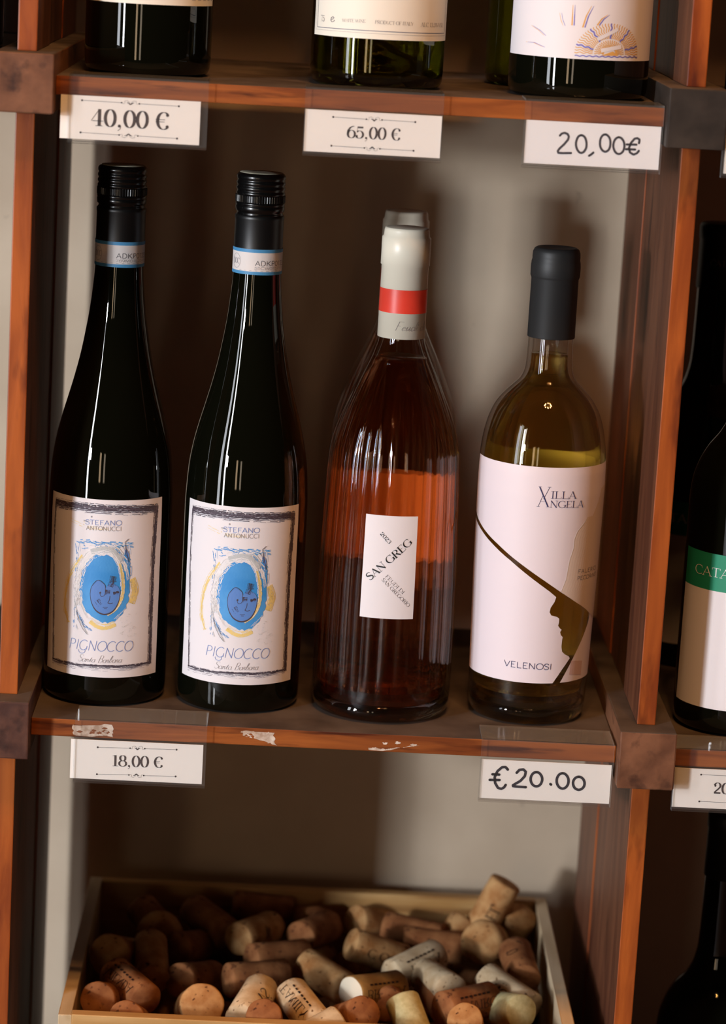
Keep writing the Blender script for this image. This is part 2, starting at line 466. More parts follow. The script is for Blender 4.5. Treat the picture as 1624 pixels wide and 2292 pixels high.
# ---- a small stroke alphabet: T thick stem, t hairline, c modelled curve, s serif
def arc(cx, cy, rx, ry, a0, a1, n=18):
    return [(cx + rx * math.cos(math.radians(a0 + (a1 - a0) * i / n)), cy + ry * math.sin(math.radians(a0 + (a1 - a0) * i / n))) for i in range(n + 1)]
S_CURVE = [(.56, .80), (.50, .93), (.34, 1.0), (.16, .95), (.07, .80), (.11, .66), (.28, .55), (.46, .46), (.58, .32), (.56, .14), (.42, .02), (.24, 0), (.10, .07), (.04, .22)]
G = {
 'A': (.78, [('t', [(.04, 0), (.38, 1)]), ('T', [(.36, 1), (.70, 0)]), ('t', [(.15, .34), (.57, .34)]), ('s', [(-.06, 0), (.16, 0)]), ('s', [(.56, 0), (.84, 0)])]),
 'B': (.70, [('T', [(.12, 0), (.12, 1)]), ('c', [(.12, 1)] + arc(.30, .76, .24, .24, 90, -90) + [(.12, .52)]), ('c', [(.12, .52)] + arc(.32, .26, .28, .26, 90, -90) + [(.12, 0)])]),
 'C': (.80, [('c', arc(.44, .5, .40, .5, 48, 312, 26)), ('s', [(.70, .68), (.70, .98)])]),
 'D': (.82, [('T', [(.14, 0), (.14, 1)]), ('c', [(.14, 1)] + arc(.32, .5, .40, .5, 90, -90) + [(.14, 0)]), ('s', [(0, 1), (.2, 1)]), ('s', [(0, 0), (.2, 0)])]),
 'E': (.70, [('T', [(.14, 0), (.14, 1)]), ('t', [(.12, .985), (.60, .985)]), ('t', [(.14, .52), (.46, .52)]), ('t', [(.12, .015), (.62, .015)]), ('s', [(0, .985), (.14, .985)]), ('s', [(0, .015), (.14, .015)]), ('s', [(.60, 1), (.60, .78)]), ('s', [(.62, 0), (.62, .24)])]),
 'F': (.66, [('T', [(.14, 0), (.14, 1)]), ('t', [(.12, .985), (.60, .985)]), ('t', [(.14, .52), (.46, .52)]), ('s', [(0, .985), (.14, .985)]), ('s', [(0, .015), (.30, .015)]), ('s', [(.60, 1), (.60, .76)])]),
 'G': (.86, [('c', arc(.44, .5, .40, .5, 48, 330, 26)), ('T', [(.76, .06), (.76, .42)]), ('s', [(.58, .42), (.88, .42)]), ('s', [(.70, .70), (.70, .98)])]),
 'H': (.84, [('T', [(.14, 0), (.14, 1)]), ('T', [(.70, 0), (.70, 1)]), ('t', [(.14, .52), (.70, .52)]), ('s', [(.02, 0), (.26, 0)]), ('s', [(.58, 0), (.82, 0)])]),
 'I': (.36, [('T', [(.18, 0), (.18, 1)]), ('s', [(.02, .985), (.34, .985)]), ('s', [(.02, .015), (.34, .015)])]),
 'K': (.78, [('T', [(.14, 0), (.14, 1)]), ('t', [(.14, .40), (.66, 1)]), ('T', [(.30, .56), (.70, 0)])]),
 'L': (.66, [('T', [(.14, 0), (.14, 1)]), ('t', [(.12, .015), (.60, .015)]), ('s', [(0, .985), (.28, .985)]), ('s', [(0, .015), (.14, .015)]), ('s', [(.60, 0), (.60, .26)])]),
 'M': (.96, [('t', [(.12, 0), (.14, 1)]), ('T', [(.14, 1), (.46, .04)]), ('t', [(.46, .04), (.78, 1)]), ('T', [(.80, 0), (.80, 1)])]),
 'N': (.84, [('t', [(.12, 0), (.12, 1)]), ('T', [(.10, 1), (.70, 0)]), ('t', [(.70, 0), (.70, 1)]), ('s', [(0, 0), (.26, 0)]), ('s', [(.56, 1), (.84, 1)])]),
 'O': (.88, [('c', arc(.44, .5, .40, .5, 0, 360, 32))]),
 'P': (.68, [('T', [(.14, 0), (.14, 1)]), ('c', [(.14, 1)] + arc(.34, .74, .26, .26, 90, -90) + [(.14, .48)]), ('s', [(.02, .015), (.30, .015)])]),
 'R': (.76, [('T', [(.14, 0), (.14, 1)]), ('c', [(.14, 1)] + arc(.34, .75, .26, .25, 90, -90) + [(.14, .50)]), ('T', [(.36, .50), (.66, 0)]), ('s', [(.02, .015), (.30, .015)])]),
 'S': (.64, [('S', S_CURVE)]),
 'T': (.72, [('T', [(.36, 0), (.36, 1)]), ('t', [(.04, .985), (.68, .985)]), ('s', [(.04, 1), (.04, .78)]), ('s', [(.68, 1), (.68, .78)]), ('s', [(.22, .015), (.50, .015)])]),
 'U': (.80, [('T', [(.14, 1), (.14, .30)]), ('c', arc(.40, .30, .26, .30, 180, 360)), ('t', [(.66, .30), (.66, 1)])]),
 'V': (.74, [('T', [(.02, 1), (.36, 0)]), ('t', [(.36, 0), (.70, 1)]), ('s', [(-.06, 1), (.16, 1)]), ('s', [(.58, 1), (.80, 1)])]),
 'W': (1.02, [('T', [(.02, 1), (.26, 0)]), ('t', [(.26, 0), (.50, 1)]), ('T', [(.48, 1), (.74, 0)]), ('t', [(.74, 0), (.98, 1)])]),
 'Y': (.74, [('T', [(.02, 1), (.36, .48)]), ('t', [(.36, .48), (.70, 1)]), ('T', [(.36, 0), (.36, .5)])]),
 'Z': (.66, [('t', [(.06, .98), (.60, .98)]), ('T', [(.60, .98), (.06, .02)]), ('t', [(.06, .02), (.62, .02)])]),
 '0': (.62, [('c', arc(.31, .5, .24, .5, 0, 360, 30))]),
 '1': (.48, [('T', [(.26, 0), (.26, 1)]), ('t', [(.06, .93), (.26, .98)]), ('s', [(.06, .015), (.46, .015)])]),
 '2': (.62, [('c', arc(.30, .72, .22, .28, 170, -20, 16) + [(.36, .42), (.18, .22), (.08, .08)]), ('T2', [(.06, .06), (.56, .06)]), ('d', [(.13, .72)])]),
 '3': (.60, [('c', arc(.28, .76, .20, .24, 160, -90, 16)), ('c', arc(.28, .27, .24, .27, 90, -160, 16))]),
 '4': (.66, [('t', [(.42, .98), (.04, .30), (.64, .30)]), ('T', [(.44, 0), (.44, 1)]), ('s', [(.26, .015), (.60, .015)])]),
 '5': (.62, [('t', [(.14, .96), (.11, .52)]), ('T2', [(.13, .93), (.54, .93)]), ('c', [(.11, .52)] + arc(.28, .32, .26, .32, 110, -150, 18)), ('d', [(.10, .18)])]),
 '6': (.62, [('c', arc(.33, .33, .25, .33, 0, 360, 26)), ('c', [(.08, .36), (.10, .62), (.22, .86), (.40, .99), (.52, 1.0)])]),
 '7': (.60, [('T2', [(.06, .94), (.56, .94)]), ('t', [(.56, .94), (.24, 0)])]),
 '8': (.62, [('c', arc(.31, .75, .19, .25, 0, 360, 24)), ('c', arc(.31, .26, .25, .26, 0, 360, 24))]),
 '9': (.62, [('c', arc(.29, .67, .25, .33, 0, 360, 26)), ('c', [(.54, .64), (.52, .38), (.40, .14), (.22, .01)])]),
 ',': (.34, [('d', [(.15, .06)]), ('t', [(.22, .04), (.20, -.10), (.08, -.22)])]),
 '.': (.30, [('d', [(.12, .06)])]),
 '%': (.90, [('t', [(.16, 0), (.70, 1)]), ('c', arc(.20, .76, .16, .22, 0, 360, 16)), ('c', arc(.66, .24, .16, .22, 0, 360, 16))]),
 '€': (.70, [('c', arc(.40, .5, .30, .5, 52, 308, 26)), ('t', [(0, .57), (.46, .57)]), ('t', [(0, .44), (.44, .44)]), ('d', [(.58, .84)]), ('d', [(.58, .16)])]),
 ' ': (.34, []),
 # a few joined script letters (x-height .45)
 'a': (.50, [('c', arc(.22, .22, .19, .22, 20, 380, 20)), ('c', [(.42, .44), (.40, .10), (.46, .01), (.56, .10)])]),
 'b': (.46, [('c', [(.0, .10), (.20, .60), (.24, .92), (.14, .98), (.08, .70), (.06, .10), (.16, 0), (.32, .10), (.36, .30), (.28, .42), (.44, .40)])]),
 'd': (.56, [('c', arc(.22, .22, .19, .22, 20, 380, 20)), ('c', [(.56, 1.0), (.44, .50), (.40, .10), (.48, .01), (.58, .10)])]),
 'e': (.42, [('c', [(.06, .20), (.26, .24), (.36, .36), (.26, .45), (.10, .34), (.06, .14), (.18, 0), (.34, .06), (.44, .16)])]),
 'i': (.26, [('c', [(.04, .20), (.14, .44), (.10, .10), (.18, .0), (.28, .10)]), ('d', [(.18, .66)])]),
 'n': (.52, [('c', [(.02, .30), (.10, .44), (.08, .0)]), ('c', [(.08, .14), (.22, .40), (.34, .42), (.34, .10), (.42, 0), (.54, .10)])]),
 'r': (.40, [('c', [(.02, .16), (.14, .48), (.18, .40), (.28, .40), (.22, .10), (.30, 0), (.42, .10)])]),
 't': (.34, [('c', [(.02, .14), (.20, .70), (.12, .14), (.20, 0), (.34, .10)]), ('t', [(.02, .46), (.32, .48)])]),
 'u': (.52, [('c', [(.02, .28), (.10, .44), (.08, .10), (.18, .0), (.36, .24), (.38, .44), (.36, .08), (.44, 0), (.54, .10)])]),
}
STYLE = {            # thick, thin, slant, serifs
    'bodoni': (.19, .035, 0.0, True),
    'roman': (.11, .04, 0.0, True),
    'sans': (.10, .10, 0.0, False),
    'thin': (.055, .05, 0.18, False),
    'script': (.05, .022, 0.42, False),
    'dot': (.13, .13, 0.0, False),
}
def text(pr, s, style, a, b, top):
    """write s from a to b (label mm) with its capitals reaching the point top"""
    T_, t_, sl, ser = STYLE[style]
    L_ = math.hypot(b[0] - a[0], b[1] - a[1])
    ex = ((b[0] - a[0]) / L_, (b[1] - a[1]) / L_)
    ey = (-ex[1], ex[0])
    hgt = abs((top[0] - a[0]) * ey[0] + (top[1] - a[1]) * ey[1])
    wid = sum(G[c][0] for c in s)
    kx = L_ / wid
    x = 0.0
    def put(px, py):
        q = (px * kx + sl * py * hgt, py * hgt)
        return (a[0] + ex[0] * q[0] + ey[0] * q[1], a[1] + ex[1] * q[0] + ey[1] * q[1])
    for c in s:
        adv, strokes = G[c]
        for kind, pts in strokes:
            if kind == 's' and not ser: continue
            P_ = [put(x + u, v) for u, v in pts]
            if kind == 'd':
                pr.disc(P_[0][0], P_[0][1], .095 * hgt if ser else .06 * hgt)
            elif kind == 'T': pr.ribbon(P_, T_ * hgt)
            elif kind == 'T2': pr.ribbon(P_, T_ * hgt * .75)
            elif kind in 'ts': pr.ribbon(P_, t_ * hgt)
            elif kind == 'S':
                n = len(P_)
                pr.ribbon(P_, [(t_ + (T_ - t_) * max(0.0, math.sin(PI * i / (n - 1))) ** 1.5) * hgt for i in range(n)])
            else:
                def w(dx, dy, ex=ex, ey=ey):
                    g = abs(dx * ey[0] + dy * ey[1])
                    return (t_ + (T_ - t_) * g ** 1.6) * hgt
                pr.ribbon(P_, w)
        x += adv
    return pr

def smooth(pts, n=5):
    out = []
    for i in range(len(pts) - 1):
        p0 = pts[max(i - 1, 0)]; p1 = pts[i]; p2 = pts[i + 1]; p3 = pts[min(i + 2, len(pts) - 1)]
        for k in range(n):
            t = k / n
            out.append(tuple(0.5 * (2 * p1[a] + (p2[a] - p0[a]) * t + (2 * p0[a] - 5 * p1[a] + 4 * p2[a] - p3[a]) * t * t + (-p0[a] + 3 * p1[a] - 3 * p2[a] + p3[a]) * t ** 3) for a in (0, 1)))
    out.append(pts[-1])
    return out

def rough(pr, pts, w, n, seed, keep=0.75, lo=2.0, hi=7.0, hair=.18):
    """a dry-brush stroke: many short hairs running along a path"""
    rr = random.Random(seed)
    seg = [(math.hypot(b[0] - a[0], b[1] - a[1])) for a, b in zip(pts, pts[1:])]
    tot = sum(seg)
    def at(d):
        for i, s in enumerate(seg):
            if d <= s or i == len(seg) - 1:
                t = min(1, d / s)
                a, b = pts[i], pts[i + 1]
                dx, dy = (b[0] - a[0]) / s, (b[1] - a[1]) / s
                return a[0] + (b[0] - a[0]) * t, a[1] + (b[1] - a[1]) * t, -dy, dx
            d -= s
    for k in range(n):
        o = rr.gauss(0, .33) * w
        d = 0.0
        while d < tot:
            l = rr.uniform(lo, hi)
            if rr.random() < keep:
                m_ = max(2, int(l / 1.2))
                pp = []
                for j in range(m_ + 1):
                    x, y, nx, ny = at(min(tot, d + l * j / m_))
                    oo = o + rr.uniform(-.06, .06) * w
                    pp.append((x + nx * oo, y + ny * oo))
                pr.ribbon(pp, rr.uniform(.5, 1.6) * hair)
            d += l + rr.uniform(0, 1.2)

# ------------------------------------------------------------------ measured outlines (label and card millimetres)
DATA = {
    'fl_corner': [(-44.9, 135.6), (40, 136.4), (41.7, 19.8), (-43.9, 19.3)],
    'fl_topbot': [(-1.3, 136.1), (0.7, 19.6)],
    'fl_border': [(-39.1, 129.3), (-4.4, 130.4), (34.4, 128.9), (33.1, 92.8), (33.8, 27.6), (3, 27.4), (-36.2, 26.4), (-40, 91.7), (-39.1, 129.3)],
    'fl_stefano': [(-13.5, 119), (9.9, 120.3), (-13.7, 122)],
    'fl_anton': [(-13, 115.5), (10.1, 116.7), (-13.1, 118.1)],
    'fl_ell': [(0.7, 77.8), (17.3, 77.7), (-0.3, 100.5)],
    'fl_face': [(-8.3, 74.4), (-7.5, 79.3), (-3.6, 83.8), (0.6, 81.2), (1.2, 77.8), (0.9, 74.3), (-1.1, 73.2), (-2.1, 75.2), (-1.6, 76.3)],
    'fl_chin': [(-8.3, 74.4), (-7.3, 68.9), (-4, 63.6), (1.4, 61.5), (6.7, 64.1), (9.9, 70.3), (10.6, 77.3)],
    'fl_cres': [(-11.7, 95.4), (-5.8, 102.9), (2.2, 103.4), (8.6, 96.6), (11.5, 87.6), (12.4, 78.6), (11.5, 71.7), (8, 65.5), (2.8, 61.6)],
    'fl_eyes': [(2.8, 76.4), (7.9, 75.9), (5.5, 82.8), (4.3, 73.8), (3, 69.2), (6.2, 69.3), (0.6, 65.7), (3.1, 66)],
    'fl_sq': [(-20.1, 108.7), (16.4, 109.9), (16.6, 90.9), (-18.6, 47.3)],
    'fl_yel1': [(-14.8, 99.2), (-21.9, 88.4), (-25.9, 77.3), (-26.9, 63.2), (-23.3, 53.4)],
    'fl_yel2': [(18.4, 84.9), (21.1, 77.5), (18.5, 68.6)],
    'fl_yel3': [(-7.8, 56.4), (-3.6, 53.6), (1.9, 52.5), (8.5, 55.1)],
    'fl_hand': [(-18.6, 69.6), (-16.2, 59.5), (-12.6, 53.7), (-8.8, 47.6)],
    'fl_horn': [(14.9, 111.1), (12.5, 109), (13.5, 103.4), (15.5, 95.8)],
    'fl_pig': [(-22, 36.9), (21.4, 37.1), (-22, 43.2)],
    'fl_santa': [(-15.4, 29), (13.6, 29.7), (-15.6, 32.9)],
    'sg_corner': [(-18, 137), (16, 137.1), (16.5, 70.5), (-17.2, 70.4)],
    'sg_main': [(-12.3, 94.6), (13.3, 120.2), (-15.7, 97.6)],
    'sg_year': [(-7.8, 125.2), (-1.7, 119), (-6, 127)],
    'sg_feudi': [(-3.1, 98), (8.4, 88.2), (-1.6, 100.1)],
    'sg_greg': [(-5.2, 95.8), (12.6, 78.4), (-3.7, 97.8)],
    'va_corner': [(-53.1, 172.2), (58.3, 169.1), (49.9, 27.2), (-65.6, 28.5)],
    'va_topbot': [(0.9, 171.1), (6.2, 29.3)],
    'va_up': [(-55.2, 131.2), (-44.6, 125.7), (-29.1, 117.7), (-10.7, 106.4), (2.8, 97.8), (14.3, 90.2), (25.8, 83.1), (36.8, 76.9), (44.8, 72.1)],
    'va_lo': [(-57.1, 128.3), (-46.1, 123.5), (-33.3, 116.8), (-19.2, 108.6), (-5.3, 99), (6.6, 90.8), (11.5, 86.9)],
    'va_prof': [(11.5, 86.9), (10.5, 83.6), (8.2, 79.8), (7.8, 76.9), (9.1, 74.8), (13.1, 73.8), (14.8, 72.5), (14.8, 69.6), (14.3, 67.9), (16.1, 65.7), (17.3, 65.1), (16.2, 63.6), (16.9, 61.4), (18.5, 60), (18.2, 58), (18.1, 53.7), (18.9, 50.2), (21.7, 47.9), (24.4, 46.8), (25.7, 45.2), (20.1, 38.2), (13.5, 28.7)],
    'va_right': [(19.2, 29.3), (25.3, 39.4), (30.2, 47.3), (37, 57.3), (43, 66.4), (44.8, 72.1)],
    'va_crease': [(30.8, 138.6), (28.2, 135.1), (23, 129.8), (21, 125), (21, 119.1), (18.8, 111.8), (18, 106), (17.2, 98.5), (14.3, 90.4)],
    'va_creasetop': [(30.8, 138.6), (36.1, 138.3), (38.5, 142.2), (42.7, 148.2), (45.7, 155.2), (54.3, 156.9)],
    'va_V': [(-4.1, 158.9), (1.8, 146.1), (-1.3, 151.1), (2.1, 158.9)],
    'va_A': [(-4.3, 146.1), (-1.7, 153.6), (1.8, 146.1), (-3.1, 149.3), (0.4, 149.3)],
    'va_illa': [(3.2, 151.8), (20.1, 151.4), (2.8, 156.7)],
    'va_ngela': [(2.8, 145.8), (26, 145.2), (2.6, 150.2)],
    'va_vele': [(-20, 39.1), (12.5, 38.3), (-19.8, 42.9)],
    'va_fal': [(25.9, 101.7), (47.8, 101.5), (25.6, 104.1)],
    'va_pec': [(25.8, 97.4), (48.6, 97.1), (25.5, 99.8)],
    'va_patch': [(27.1, 43.5), (39.2, 41.1), (39.2, 32.1), (25.8, 35.1)],
    'b_corner': [(-52.7, 30.1), (63.8, 30.3)],
    'b_mid': [(-0.5, 30.3)],
    'b_line': [(-50.2, 51.4), (-48, 34.7), (-18.5, 35.3), (4.9, 35.4), (53.4, 35)],
    'b_line2': [(-50.5, 33), (-18.4, 33.8), (5, 33.9), (55.1, 33.4)],
    'b_e': [(-34.1, 38.7), (-30.9, 38.9), (-34.3, 41.8)],
    'b_75': [(-43.7, 38.4), (-35.8, 38.7), (-44.2, 42.9)],
    'b_white': [(-24.6, 39.4), (-9.1, 39.8), (-24.7, 41.3)],
    'b_prod': [(-3.5, 39.6), (20.9, 39.5), (-3.6, 41.6)],
    'b_alc': [(26.5, 39), (50.6, 38.6), (26.3, 41.6)],
    'c_corner': [(-64.3, 24.1), (55.5, 26.1)],
    'c_mid': [(-3, 24.7)],
    'c_sun': [(14.7, 29.4), (35.8, 29.8), (13.3, 47.6)],
    'c_base': [(-6.9, 27), (37.1, 28.1)],
    'c_r1': [(-9.8, 45.1), (-9.9, 50.1), (-10, 57.4)],
    'c_r2': [(-3.2, 44.2), (-1.5, 51.2), (1.4, 57.4)],
    'c_r3': [(5.6, 46), (8.1, 49.8), (11.8, 52.6)],
    'c_r4': [(-37.7, 43.3), (-31.6, 40.7), (-27.3, 37.8)],
    'c_r5': [(-41.7, 33), (-35.4, 33.1), (-27.6, 30.8)],
    'c_r6': [(-18, 52.2), (-16.8, 47.7), (-15.2, 44.5)],
    'c_bars': [(6.2, 37.7), (19.6, 44.5), (8.9, 30.5), (23, 34)],
    'd_band': [(-50.9, 95.4), (-27.1, 119.2)],
    'd_text': [(-40.9, 104.1), (-17.4, 105.6), (-41.2, 110)],
    'd_lab': [(-51.5, 95), (-53.9, 16.8), (-24.7, 18.1)],
    't1_orn': [(-137.8, 388.7), (-114, 388.5), (-103.3, 388.4), (-79.5, 388.2), (-138.1, 369.4), (-114.8, 369.1), (-103.5, 369.1), (-79.8, 368.8)],
    't1_txt': [(-132.1, 373.8), (-85, 373.7), (-132.1, 384)],
    't2_orn': [(13.7, 386.8), (33.8, 386.5), (43.3, 386.6), (63.4, 386.4), (13.5, 369.5), (33.5, 369.2), (43, 369.2), (63.3, 369.1)],
    't2_txt': [(22.8, 374.7), (54.9, 374.9), (22.5, 381.9)],
    't4_orn': [(-114.2, -16.5), (-93.8, -16.1), (-84.5, -15.9), (-64.4, -15.6), (-114.1, -34.3), (-93.9, -33.8), (-84.5, -33.7), (-64.3, -33.3)],
    't4_txt': [(-104.7, -28.4), (-72.7, -27.8), (-104.8, -21.2)],
    't6_orn': [(269, -15.3), (284.9, -15.2), (269.4, -33.1), (286.3, -33.1)],
    't6_txt': [(278.2, -27.5), (283, -27.3), (277.8, -20.4)],
    't3_2': [(151.3, 383), (152.3, 384.2), (154.1, 384.8), (155.9, 384.1), (156.7, 382.7), (156.4, 380.9), (154.2, 377.9), (151.5, 375.1), (150.6, 373.6), (151.1, 372.5), (153.5, 372.5), (158.7, 372.8)],
    't3_0a': [(164.2, 383.9), (165.1, 383.7), (166, 383.2), (166.8, 382.2), (167.3, 380.9), (167.7, 379.5), (167.8, 378), (167.7, 376.5), (167.2, 375.2), (166.6, 374.2), (165.8, 373.5), (164.9, 373.2), (164, 373.4), (163.2, 374), (162.4, 375), (161.8, 376.2), (161.4, 377.7), (161.3, 379.2), (161.5, 380.6), (161.9, 381.9), (162.5, 383), (163.3, 383.6), (164.2, 383.9)],
    't3_c': [(172.2, 373.8), (171, 372.6), (169.8, 371.8)],
    't3_0b': [(178.6, 385.1), (179.5, 385), (180.4, 384.4), (181.2, 383.5), (181.8, 382.3), (182.1, 380.9), (182.2, 379.4), (182.1, 377.9), (181.7, 376.6), (181.1, 375.6), (180.3, 375), (179.4, 374.7), (178.5, 374.9), (177.6, 375.5), (176.8, 376.4), (176.2, 377.6), (175.9, 379), (175.8, 380.5), (175.9, 381.9), (176.3, 383.2), (176.9, 384.2), (177.7, 384.9), (178.6, 385.1)],
    't3_0c': [(187, 383.9), (188, 383.7), (188.9, 383.1), (189.7, 382.2), (190.3, 381.1), (190.7, 379.7), (190.8, 378.3), (190.6, 376.9), (190.2, 375.6), (189.5, 374.7), (188.7, 374), (187.8, 373.8), (186.8, 373.9), (185.9, 374.5), (185.1, 375.4), (184.5, 376.6), (184.1, 377.9), (184, 379.4), (184.2, 380.8), (184.6, 382), (185.3, 383), (186.1, 383.6), (187, 383.9)],
    't3_e': [(199.5, 381), (199.7, 383.1), (198.3, 383.9), (196.6, 383.5), (194.6, 380.9), (193.6, 377.7), (194.4, 375.1), (196.7, 373.9), (198.6, 374.8), (199.7, 376.3)],
    't3_b1': [(192.1, 379.8), (198, 380)],
    't3_b2': [(191.9, 376.9), (197.4, 377)],
    't5_e': [(145.9, -18.2), (144.4, -16.6), (142.2, -16.8), (139.4, -19.6), (137.9, -23.6), (138.4, -27.4), (140.4, -30.6), (142.6, -31.2), (144.3, -30.1), (145.2, -28.4)],
    't5_b1': [(136.4, -21.8), (140.7, -21.8)],
    't5_b2': [(134.9, -25.6), (141.1, -25.4)],
    't5_2': [(151.7, -20), (153.3, -18), (155.8, -17.6), (157.4, -19.1), (157, -22), (154.4, -25.3), (149.8, -28.4), (149.9, -29), (152.9, -29.2), (158.1, -29.3)],
    't5_0a': [(164.2, -19), (165.2, -19.1), (166.2, -19.6), (167, -20.5), (167.7, -21.6), (168.1, -22.8), (168.2, -24.2), (167.9, -25.5), (167.5, -26.6), (166.7, -27.6), (165.8, -28.2), (164.8, -28.4), (163.8, -28.3), (162.8, -27.8), (161.9, -26.9), (161.3, -25.8), (160.9, -24.6), (160.8, -23.2), (161, -21.9), (161.5, -20.8), (162.2, -19.8), (163.1, -19.2), (164.2, -19)],
    't5_d': [(173.6, -26.4), (174, -26.8)],
    't5_0b': [(180.8, -18.9), (181.9, -19), (182.9, -19.6), (183.8, -20.5), (184.5, -21.7), (184.9, -23), (185, -24.5), (184.8, -25.9), (184.3, -27.1), (183.6, -28.1), (182.6, -28.8), (181.6, -29.1), (180.5, -28.9), (179.4, -28.3), (178.6, -27.4), (177.9, -26.2), (177.5, -24.9), (177.4, -23.4), (177.6, -22), (178.1, -20.8), (178.8, -19.8), (179.8, -19.1), (180.8, -18.9)],
    't5_0c': [(191.3, -20.7), (192.3, -20.8), (193.3, -21.3), (194.2, -22.1), (194.8, -23.1), (195.2, -24.2), (195.3, -25.5), (195.1, -26.7), (194.6, -27.7), (193.8, -28.6), (192.9, -29.1), (191.9, -29.4), (190.9, -29.2), (189.9, -28.8), (189, -28), (188.4, -27), (188, -25.8), (187.9, -24.6), (188.1, -23.4), (188.6, -22.3), (189.3, -21.5), (190.3, -20.9), (191.3, -20.7)],
    'res1': [(-130.6, -4), (-105.5, -2.2), (-105.8, -9.9), (-129.5, -10.8)],
    'res2': [(-24.1, -2.2), (-3.7, -2.4), (-1.5, -11.1), (-7.3, -9), (-22.5, -4.8)],
    'res3': [(57.4, -8.7), (68.5, -9.4), (89, -5.7), (69.4, -10.5), (57.2, -10.5)],
}

